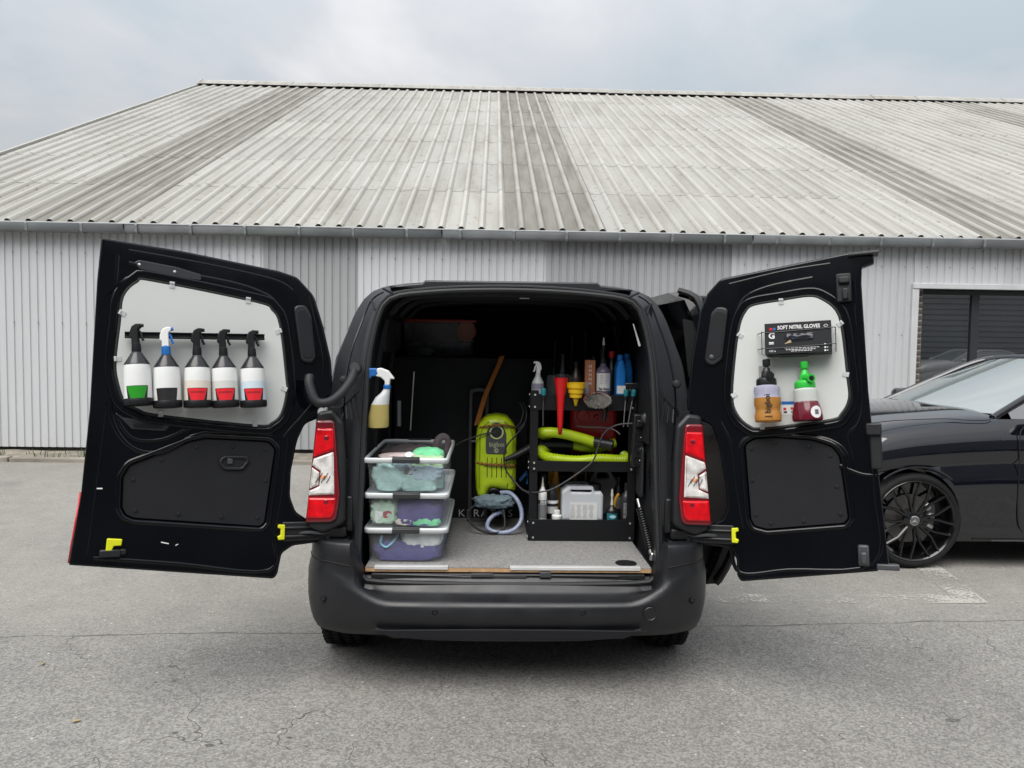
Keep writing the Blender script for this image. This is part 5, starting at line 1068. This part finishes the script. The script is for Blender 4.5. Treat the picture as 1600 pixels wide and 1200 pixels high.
# top shelf
b = btl('spray_bottle', 'clear spray bottle with a pale trigger at the near corner of the top shelf', 'spray bottle', .150, .520, Z3, [(.030,0),(.032,.004),(.032,.12),(.030,.135),(.014,.165),(.012,.18)], pmat('milky_clear', (.62,.63,.64), .3, see=.35), [('label', patch(.0325,.0325,.10,.13,-70,70,-70,70), pmat('faded_violet_print', (.20,.19,.25), .5))], G1)
h_ = trigger_head(b, .178, pmat('pale_trigger', (.55,.55,.55), .4), MATS['pale_trigger'], .02, .78); h_.matrix_local = TR(0,0,.178) @ RZ(180) @ UP
fr_ = thing('funnel', 'long red funnel stuck through the front edge of the top shelf', 'funnel', (.262, .448, 1.093)); 
def funn(prof_, m, par, M_=None): return ob('funnel_cone', MB().loft([[(r*cos(a), r*sin(a), z) for a in [2*pi*k/24 for k in range(24)]] for r, z in prof_]), m, par, M_, solid=.0015)
funn([(.008,0),(.013,.05),(.020,.19),(.026,.225),(.034,.285),(.037,.287)], redp, fr_)
fy = thing('funnel', 'yellow stepped collapsible funnel hooked on the top shelf beside the red one', 'funnel', (.338, .440, 1.240))
funn([(.006,0),(.009,.022),(.012,.024),(.014,.040),(.030,.044),(.032,.060),(.030,.062),(.037,.066),(.039,.085),(.037,.087),(.044,.092),(.046,.116),(.048,.118)], pmat('warm_yellow', (.72,.44,.008), .4), fy)
br_ = thing('brush', 'grey bristled wheel brush with a red back hanging over the shelf edge', 'brush', (.445, .430, 1.275))
g = MB(); random.seed(3)
g.lathe([(0,-.004),(.060,-.004),(.066,.006),(.060,.014),(0,.016)], 24, TR(0,.012,0) @ RX(90), 1.05, .58); ob('brush_back', g, pmat('dark_red_plastic', (.22,.012,.014), .4), br_)
g = MB()
for k in range(2200):
    a = 2*pi*random.random(); r = sqrt(random.random()); x, z = .060*r*cos(a), .034*r*sin(a); l_ = .028+.008*random.random()
    tip = Vector((x*1.14+random.uniform(-.004,.004), -l_*(1-.35*r*r), z*1.18-.003+random.uniform(-.004,.004))); p = Vector((x, .004, z)); s_ = Vector((.0013, 0, .0008))
    g.add([p-s_, p+s_, tip+s_*.8, tip-s_*.8], [(0,1,2,3)])
ob('bristle_bed', MB().lathe([(0,0),(.056,0),(.060,.006),(.050,.016),(.030,.022),(0,.024)], 24, TR(0,.0,0) @ RX(90), 1.05, .60), pmat('grey_bristle_bed', (.42,.395,.365), .9, var=.4, vs=90, bump=.9, bs=260), br_)
o = ob('bristles', g, pmat('grey_bristle', (.56,.53,.49), .8, var=.45, vs=80), br_, smooth=0, recalc=False); o['kind'] = 'stuff'
ob('handle', MB().tube([(.03,.015,-.02),(.045,.02,-.06),(.040,.03,-.11)], [.014,.013,.011], 10), blackp, br_)
tealp = pmat('teal_plastic', (.01,.19,.22), .4)
for i, (x, lb) in enumerate(((.175,'teal-handled screwdriver in the shelf edge beside the red funnel'), (.594,'first of two teal-handled screwdrivers below the blue bottle'), (.632,'last teal-handled screwdriver at the end of the shelf edge'))):
    t = thing('screwdriver', lb, 'screwdriver', M=TR(x, .452, 1.30) @ RY((0, 3, 9)[i]), group='screwdrivers in the cart shelf edge')
    ob('handle', MB().lathe([(0,-.008),(.012,-.008),(.013,-.002),(.013,.022),(.011,.027),(0,.028)], 14), tealp, t); ob('shaft', MB().cyl((0,0,-.005),(0,0,-.165),.004,.0035,8), metal if i else greyp, t); ob('ferrule', MB().cyl((0,0,-.03),(0,0,-.008),.009,.011,10), blackp, t)
bx_ = thing('carton', 'slim orange brown carton standing on the top shelf', 'carton', (.420, .530, Z3))
ob('box', MB().bx(-.026,.026,0,.035,.0,.252), pmat('orange_brown_card', (.36,.13,.055), .6), bx_, bevel=.001); ob('print', text_mesh('H\nH\nH\nH\nH', .022, .0006), txtw, bx_, TR(0, -.0006, .175) @ UP)
b = btl('bottle', 'small clear bottle in front of the orange brown carton', 'bottle', .400, .500, Z3, [(.016,0),(.018,.003),(.018,.10),(.010,.125),(.009,.14)], pmat('clear_grey', (.3,.3,.31), .2, see=.4), [], G1)
b = btl('bottle', 'grey violet pump bottle with a white label on the top shelf', 'bottle', .488, .535, Z3, [(.036,0),(.039,.004),(.039,.19),(.034,.205),(.016,.222),(.015,.235)], pmat('grey_violet_plastic', (.13,.11,.16), .35), [('label', patch(.0395,.0395,.095,.186,-62,62,-62,62), pmat('label_white', (.66,.66,.64), .5)), ('pump', MB().lathe([(0,.235),(.016,.235),(.016,.26),(.006,.262),(.005,.30),(.010,.302),(.009,.33),(0,.332)], 14), blackp), ('tip', MB().lathe([(0,.33),(.008,.33),(.003,.37),(0,.37)], 10), whitep)], G1)
ob('label_title', text_mesh('Tar Gone', .017, .0006, 'CENTER', .85, .0005), blackl, b, TR(0, -.0405, .106) @ UP); ob('label_print', lines(.04,.135,.175,-.0398,6,.0016), MATS['soft_grey_print'], b, smooth=0)
sky_b = pmat('azure_plastic', (.008,.16,.52), .35)
for x, y, k, lb in ((.572,.515,1.,'bright blue jug at the front of the top shelf beside the pump bottle'), (.622,.60,1.02,'second blue jug behind the bright one on the top shelf')):
    t = thing('jug', lb, 'jug', (x, y, Z3), group='blue jugs on the cart')
    ob('body', plate([rp([(-.026,0),(.026,0),(.026,.19*k),(.020,.225*k),(.012,.255*k),(-.012,.255*k),(-.024,.215*k)], .012)], .09, .014, -.045, 3), sky_b, t, UP); ob('cap', capg(.016,.252*k,.282*k), sky_b, t)
    ob('label', MB().bx(-.022,.022,-.0462,-.0456,.085,.125), MATS['label_white'], t, smooth=0)
for x, y, h_, lb in ((.545,.62,.30,'tall black spray bottle behind the pump bottle'), (.455,.66,.27,'black bottle at the back of the top shelf'), (.36,.64,.24,'dark brown bottle behind the yellow funnel'), (.60,.72,.29,'black bottle behind the blue jugs'), (.30,.76,.28,'dark bottle behind the clear bag on the top shelf'), (.515,.78,.31,'slim dark bottle at the back of the top shelf behind the pump bottle')):
    btl('bottle', lb, 'bottle', x, y, Z3, [(.030,0),(.034,.004),(.034,h_*.6),(.028,h_*.7),(.013,h_*.82),(.012,h_*.9)], blk if 'brown' not in lb else pmat('brown_bottle', (.05,.03,.02), .3), [('cap', capg(.016,h_*.88,h_), redp if 'tall' in lb else blackp)], G1)
tag(ob('shelf_bag', MB().grid(lambda u, v: (.20+.16*u, .60+.02*sin(u*9), Z3+.02+.16*v*(1-.25*abs(u-.5))+.012*noise.noise((u*5, v*4, 9))), 16, 8), pmat('grey_film', (.16,.17,.18), .2, see=.55), None), 'crumpled clear plastic bag standing behind the funnels', 'bag')
for x, z0, z1, lb in ((.263,1.30,1.565,'first of three thin upright rods at the back of the cart, above the red funnel'), (.357,1.30,1.60,'middle one of three thin upright rods at the back of the cart'), (.432,1.30,1.63,'tallest of three thin upright rods, behind the orange brown carton')):
    tag(ob('upright_rod', MB().tube([(x,.86,z0-.07),(x,.86,z1)], .004, 6).tube([(x,.86,z0-.07),(x,.86,z0+.12)], .010, 8), blackp, None), lb, 'rod', 'rods on the cart')
tag(ob('squeegee_head', MB().bx(.59,.70,.47,.51,1.325,1.36), dgrey, None, bevel=.006), 'dark brush head lying across the end of the top shelf', 'brush')
# right flank: power strip, knob, spring strut
ps = thing('power_strip', 'black power strip with sockets fixed upright beside the cart', 'power strip', M=TR(.640, .345, .945) @ RY(2))
ob('case', MB().bx(-.030,.030,0,.045,0,.265), blackp, ps, bevel=.006)
for k in range(4):
    s_ = ob('socket', MB().lathe([(0,0),(.021,0),(.021,.004),(.018,.004),(.017,-.006),(0,-.006)], 20, TR(0,-.001,.035+.058*k) @ RX(90)), trim, ps); ob('pin', MB().lathe([(0,0),(.0035,0),(0,.003)], 8, TR(.009,.0,.035+.058*k) @ RX(90)), bolt, s_)
ob('plug', MB().bx(-.02,.02,-.03,.0,.205,.24), blackp, ps, bevel=.006)
tag(ob('wall_buffer', MB().lathe([(0,0),(.024,0),(.028,.012),(.022,.03),(0,.036)], 20, TR(.668,.30,1.195) @ RX(80)), pmat('satin_grey', (.055,.055,.06), .35), None), 'round grey buffer on the inner side wall above the power strip', 'buffer')
sp2 = thing('spring_strut', 'black coil spring strut leaning at the corner of the carpet beside the cart', 'strut', M=TR(.672, .13, .545))
axis = [Vector((.004,0,.02)), Vector((-.045,.13,.26))]
ob('rod', MB().tube([Vector((.006,-.005,.0)), axis[1]], .008, 8), metal, sp2)
d_ = (axis[1]-axis[0]).normalized(); u_ = d_.cross(Vector((1,0,0))).normalized(); v_ = d_.cross(u_)
ob('coil', MB().tube([axis[0]+d_*(.03+.20*k/220)+(u_*cos(k*.5)+v_*sin(k*.5))*.0155 for k in range(221)], .0042, 5), blackp, sp2)
ob('end_fitting', MB().lathe([(0,0),(.014,0),(.012,.03),(.008,.035),(0,.035)], 12, TR(.006,-.005,-.002)), chrome, sp2)
tag(ob('vent_grille', (lambda g: [g.box((.672,.22+.012*(k % 2),.88+.014*k),(.006,.05,.006)) for k in range(9)] and g)(MB()), blackp, None), 'slatted black vent on the inner wall beside the power strip', 'vent')

# ------------------------------------------------------------------ parked car
def make_car(name, label, paintm, loc, grp=None):
    car = thing(name, label, 'car', loc, group=grp)
    st_ = [(-.86,.62,.56,.64,.40),(-.80,.74,.64,.72,.30),(-.66,.84,.76,.83,.22),(-.42,.895,.90,.965,.17),(-.10,.912,.985,1.06,.17),(.25,.915,1.03,1.105,.17),(.58,.915,1.055,1.125,.17),(.66,.915,1.058,1.07,.17),(1.2,.92,1.06,1.065,.17),(2.0,.92,1.062,1.065,.17),(2.85,.915,1.065,1.075,.17),(3.25,.90,1.06,1.12,.20),(3.70,.84,1.0,1.05,.30),(3.86,.74,.86,.92,.42)]
    Yc = .92
    def ring(s):
        x, w, zs, zc, zb = s; k = (zs-zb)
        half = [(w-.10, zb), (w-.035, zb+.025), (w-.02, zb+.07*k/.85), (w-.022, zb+.16*k), (w-.002, zb+.40*k), (w+.002, zb+.56*k), (w-.024, zb+.655*k), (w-.004, zb+.705*k), (w-.022, zb+.84*k), (w-.055, zb+.93*k), (w-.105, zs), (w-.19, zs+(zc-zs)*.42), (w*.55, zs+(zc-zs)*.82), (0, zc)]
        return [(x, Yc-a, b) for a, b in half] + [(x, Yc+a, b) for a, b in reversed(half[:-1])]
    n_ = 27; big = []
    # densify along the length
    ks = list(range(len(st_)))
    dense = sm(st_, 4, False)
    g = MB().loft([ring(s) for s in dense], True, True, True)
    bo = ob('body', g, paintm, car, smooth=60)
    for wx in (0, 2.84):
        cu = ob('cutter', MB().cyl((wx, -.1, .345), (wx, .34, .345), .378, n=48).cyl((wx, 1.50, .345), (wx, 1.95, .345), .378, n=48), None)
        md = bo.modifiers.new('arch', 'BOOLEAN'); md.object = cu; md.operation = 'DIFFERENCE'; md.solver = 'EXACT'
    dg = bpy.context.evaluated_depsgraph_get(); me = bpy.data.meshes.new_from_object(bo.evaluated_get(dg)); bo.modifiers.clear(); bo.data = me; me.materials.clear(); me.materials.append(paintm); me.shade_smooth(); me.set_sharp_from_angle(angle=radians(40))
    for c_ in [o_ for o_ in bpy.data.objects if o_.name.startswith('cutter')]: bpy.data.objects.remove(c_)
    # arch lips
    for wx in (0, 2.84):
        ob('arch_lip', MB().tube([(wx-.380*cos(a), .012+.004*cos(a), .345+.380*sin(a)) for a in [pi*(.28+.44*k/30) for k in range(31)]], .009, 6), paintm, car, smooth=60)
    # shut lines, crease and sill strip
    dark = trim
    ob('door_seam', MB().tube(sm([(.80,.055,1.03),(.735,.035,.985),(.715,.012,.90),(.712,.001,.70),(.715,.006,.50),(.74,.02,.32),(.80,.03,.24)], 5, False), .0035, 5), dark, car)
    ob('bonnet_seam', MB().tube(sm([(-.5,.13,.972),(-.2,.128,1.030),(.2,.120,1.055),(.40,.098,1.050),(.52,.090,1.052),(.575,.105,1.07)], 5, False), .003, 5), dark, car)
    ob('sill_strip', MB().tube([(.42,.036,.215),(1.3,.034,.21),(2.4,.036,.215)], .012, 6, flat=.5), blackp, car); ob('sill_highlight', MB().tube([(.55,.022,.205),(2.4,.022,.205)], .004, 5), chrome if False else greyp, car)
    ob('side_marker', MB().box((-.36,.012,.735),(.07,.008,.016)), whitep, car, bevel=.004)
    # glasshouse
    def wsf(u, v):      # windscreen: u across (near to far), v cowl to roof
        a = 2*u-1; wy = .74-.17*v; xb = .40+.24*a*a; xt = 1.36+.07*a*a; x = xb+(xt-xb)*v; z = 1.085+.395*v**.86-.02*a*a*(.3+v); return (x, Yc+a*wy, z)
    ws = ob('windscreen', MB().grid(wsf, 20, 12), wsglass, car, smooth=60)
    def rfn(u, v):
        a = 2*u-1; x = 1.36+.07*a*a+(2.5-1.36-.1*a*a)*v; wy = .57+.02*sin(pi*v); return (x, Yc+a*wy, 1.48-.02*a*a*1.3+.035*sin(pi*min(1, v*1.15))-.03*v*v)
    ob('roof', MB().grid(rfn, 16, 12), paintm, car, smooth=60)
    ob('rear_window', MB().grid(lambda u, v: ((2.46-.04*(2*u-1)**2)+(.78)*v, Yc+(2*u-1)*(.56+.12*v), 1.452-.026*(2*u-1)**2-.36*v), 10, 6), glassd, car, smooth=60)
    for s_ in (-1, 1):
        def edge(p): return (p[0], Yc+s_*p[1], p[2])
        ob('a_pillar', MB().tube(sm([edge((.60,.775,1.055)), edge((.66,.755,1.085)), edge((1.03,.675,1.275)), edge((1.42,.585,1.450)), edge((1.9,.60,1.475)), edge((2.4,.59,1.445)), edge((2.85,.66,1.27)), edge((3.22,.72,1.09))], 6, False), .026, 8, flat=1.3), paintm, car, smooth=60)
        g = MB(); top = [(.72,.765,1.10),(1.05,.685,1.265),(1.42,.60,1.425),(1.9,.615,1.45),(2.4,.60,1.42),(2.8,.66,1.26),(3.1,.72,1.08)]
        g.loft([[edge(p), edge((p[0], .80, 1.06))] for p in top], closed=False); ob('side_window', g, glassd, car, smooth=60)
        m_ = MB().loft([[edge((.86+dx, .98+r_*cos(a)*.10, 1.12+r_*sin(a)*.06)) for a in [2*pi*k/14 for k in range(14)]] for dx, r_ in ((-.05,.5),(-.03,.9),(.04,1.),(.09,.95),(.10,.7))], c0=True, c1=True); ob('wing_mirror', m_, paintm, car, smooth=60)
        hl = MB().grid(lambda u, v: edge((-.76+.34*u, .79+.10*sin(u*1.5)+.006, .62+.12*v+.10*u)), 8, 4); ob('headlamp', hl, MATS['clear_lamp_lens'], car, solid=.01)
    ob('cowl', MB().grid(lambda u, v: (.33+.30*(2*u-1)**2+.10*v, Yc+(2*u-1)*.74, 1.088+.004*v), 16, 2), trim, car)
    ob('grille', MB().bx(-.875,-.80,Yc-.35,Yc+.35,.36,.60), trim, car, bevel=.03)
    # wheels
    def wheel(wx, near):
        M_ = TR(wx, .125 if near else 1.715, .342) @ (RX(90) if near else RX(-90))       # local z points outwards
        w_ = ob('wheel', MB().lathe([(.275,-.11),(.29,-.115),(.318,-.108),(.336,-.09),(.342,-.05),(.338,-.012),(.342,-.01),(.342,.05),(.337,.088),(.326,.106),(.308,.113),(.294,.112),(.283,.104),(.283,-.11)], 56, M_, cap=False), tyre, car)
        ob('sidewall_ring', MB().lathe([(.306,.1125),(.310,.1140),(.314,.1115)], 56, M_, cap=False), tyre, w_)
        rim_ = MB().lathe([(.282,-.10),(.284,.103),(.289,.107),(.284,.112),(.275,.107),(.268,.088),(.255,.0),(.245,-.09)], 56, M_, cap=False); ob('rim', rim_, gblack, w_, smooth=50)
        sp = MB()
        for k in range(8):
            a = 2*pi*k/8+.16
            for dlt in (-.22, .22):
                p0 = Vector((.052*cos(a+dlt*.2), .052*sin(a+dlt*.2), .078)); p1 = Vector((.165*cos(a+dlt*.55), .165*sin(a+dlt*.55), .094)); p2 = Vector((.276*cos(a+dlt*1.15), .276*sin(a+dlt*1.15), .098))
                sp.tube([M_ @ p0, M_ @ p1, M_ @ p2], [.014, .0105, .0115], 6)
        ob('spokes', sp, gblack, w_, smooth=20)
        ob('hub', MB().lathe([(0,.06),(.070,.06),(.066,.082),(.040,.094),(0,.094)], 28, M_), gblack, w_)
        for k in range(5):
            a = 2*pi*k/5; ob('wheel_bolt', MB().cyl(M_ @ Vector((.052*cos(a), .052*sin(a), .084)), M_ @ Vector((.052*cos(a), .052*sin(a), .095)), .009, .008, 6), gblack, w_)
        cp = ob('centre_cap', MB().lathe([(0,.090),(.034,.090),(.034,.099),(.030,.101),(.029,.098),(0,.098)], 28, M_), chrome, w_)
        sf = MB().lathe([(0,.0985),(.027,.0985),(.027,.0990),(0,.0992)], 24, M_); ob('cap_field', sf, greyp, cp) if False else None
        star = MB()
        for k in range(3):
            a = pi/2+2*pi*k/3; tip = Vector((.027*cos(a), .027*sin(a), .1005)); l_ = Vector((.006*cos(a+pi/3), .006*sin(a+pi/3), .1005)); r_ = Vector((.006*cos(a-pi/3), .006*sin(a-pi/3), .1005)); star.add([M_ @ tip, M_ @ l_, M_ @ Vector((0,0,.1035)), M_ @ r_], [(0,1,2),(0,2,3)])
        return w_, M_, star
    w1, MW, star = wheel(0, True)
    ob('cap_disc', MB().lathe([(0,.0990),(.0275,.0990),(.0275,.0996),(0,.0996)], 24, MW), pmat('dark_cap_field', (.10,.10,.105), .3) if 'dark_cap_field' not in MATS else MATS['dark_cap_field'], w1)
    ob('star_mark', star, chrome, w1, smooth=0)
    ob('brake_disc', MB().lathe([(0,.0),(.172,.0),(.172,.012),(.09,.012),(.085,.03),(0,.03)], 40, MW), pmat('brake_iron', (.16,.155,.15), .4, metal=.7, rvar=.2) if 'brake_iron' not in MATS else MATS['brake_iron'], w1)
    cal = MB()
    for a0 in (.02, .55, -.5): cal.box(MW @ Vector((.145*cos(a0+.1), .145*sin(a0+.1), .035)), (.05, .05, .055), Matrix.Rotation(-a0, 3, 'Y'))
    ob('caliper', cal, pmat('caliper_silver', (.42,.42,.41), .35, metal=.5) if 'caliper_silver' not in MATS else MATS['caliper_silver'], w1, bevel=.012)
    for wx, near in ((2.84, True), (0, False), (2.84, False)): wheel(wx, near)
    ob('underbody', MB().bx(-.6, 3.5, .16, 1.68, .16, .30), trim, car)
    return car
pc = make_car('parked_car', 'glossy dark navy saloon parked behind the narrow rear door of the van', navy, (2.90, 1.815, 0))

# ------------------------------------------------------------------ yard behind the camera, seen only as reflections in glass and paint
opp = thing('warehouse', 'dull grey ribbed wall across the yard, mirrored in the shed window', 'building', (0, -13.5, 0))
g = MB(); pr = []
for k in range(37): z = .05+k*.22; pr += [(0, z), (0, z+.13), (-.04, z+.15), (-.04, z+.20)]
g.grid(lambda u, v: (-26+56*u, pr[round(v*(len(pr)-1))][0], pr[round(v*(len(pr)-1))][1]), 1, len(pr)-1); ob('wall', g, pmat('grey_ribbed_cladding', (.26,.27,.28), .6, var=.1, vs=.6), opp, smooth=0)
ob('wall_core', MB().bx(-26, 30, -9, -.06, 0, 8.2), plinth_m, opp)

silver = pmat('pale_silver_paint', (.50, .51, .51), .25, spec=.5, coat=.5)
for lc, lb, pm in (((16.2, -12.0, 0), 'pale silver car across the yard, mirrored in the shed window', silver), ((10.6, -12.0, 0), 'dark car across the yard, mirrored in the shed window', None)):
    c2 = copy_tree(pc); c2.location = lc; c2['label'] = lb; c2['group'] = 'cars mirrored in the shed window'
    if pm:
        for o_ in c2.children_recursive:
            if o_.type == 'MESH' and o_.data.materials and o_.data.materials[0] == navy: o_.data = o_.data.copy(); o_.data.materials[0] = pm
# fallen leaf and bits on the asphalt
for x, y, a, lb in ((-1.21,-.85,.4,'small tan leaf lying on the asphalt in the foreground'), (-2.2,.2,1.9,'pale scrap on the asphalt before the wide rear door'), (-1.75,-.35,.9,'yellow dry leaf near the cracks in the asphalt')):
    g = MB().grid(lambda u, v: ((u-.5)*.035, (v-.5)*.018*sin(pi*min(.98, max(.02, u))), .004+.006*abs(v-.5)+.003*sin(u*5)), 6, 4)
    tag(ob('leaf', g, pmat('dry_leaf', (.42,.32,.13), .8) if 'dry_leaf' not in MATS else MATS['dry_leaf'], None, TR(x, y, 0) @ Matrix.Rotation(a, 4, 'Z')), lb, 'leaf', 'leaves on the asphalt')
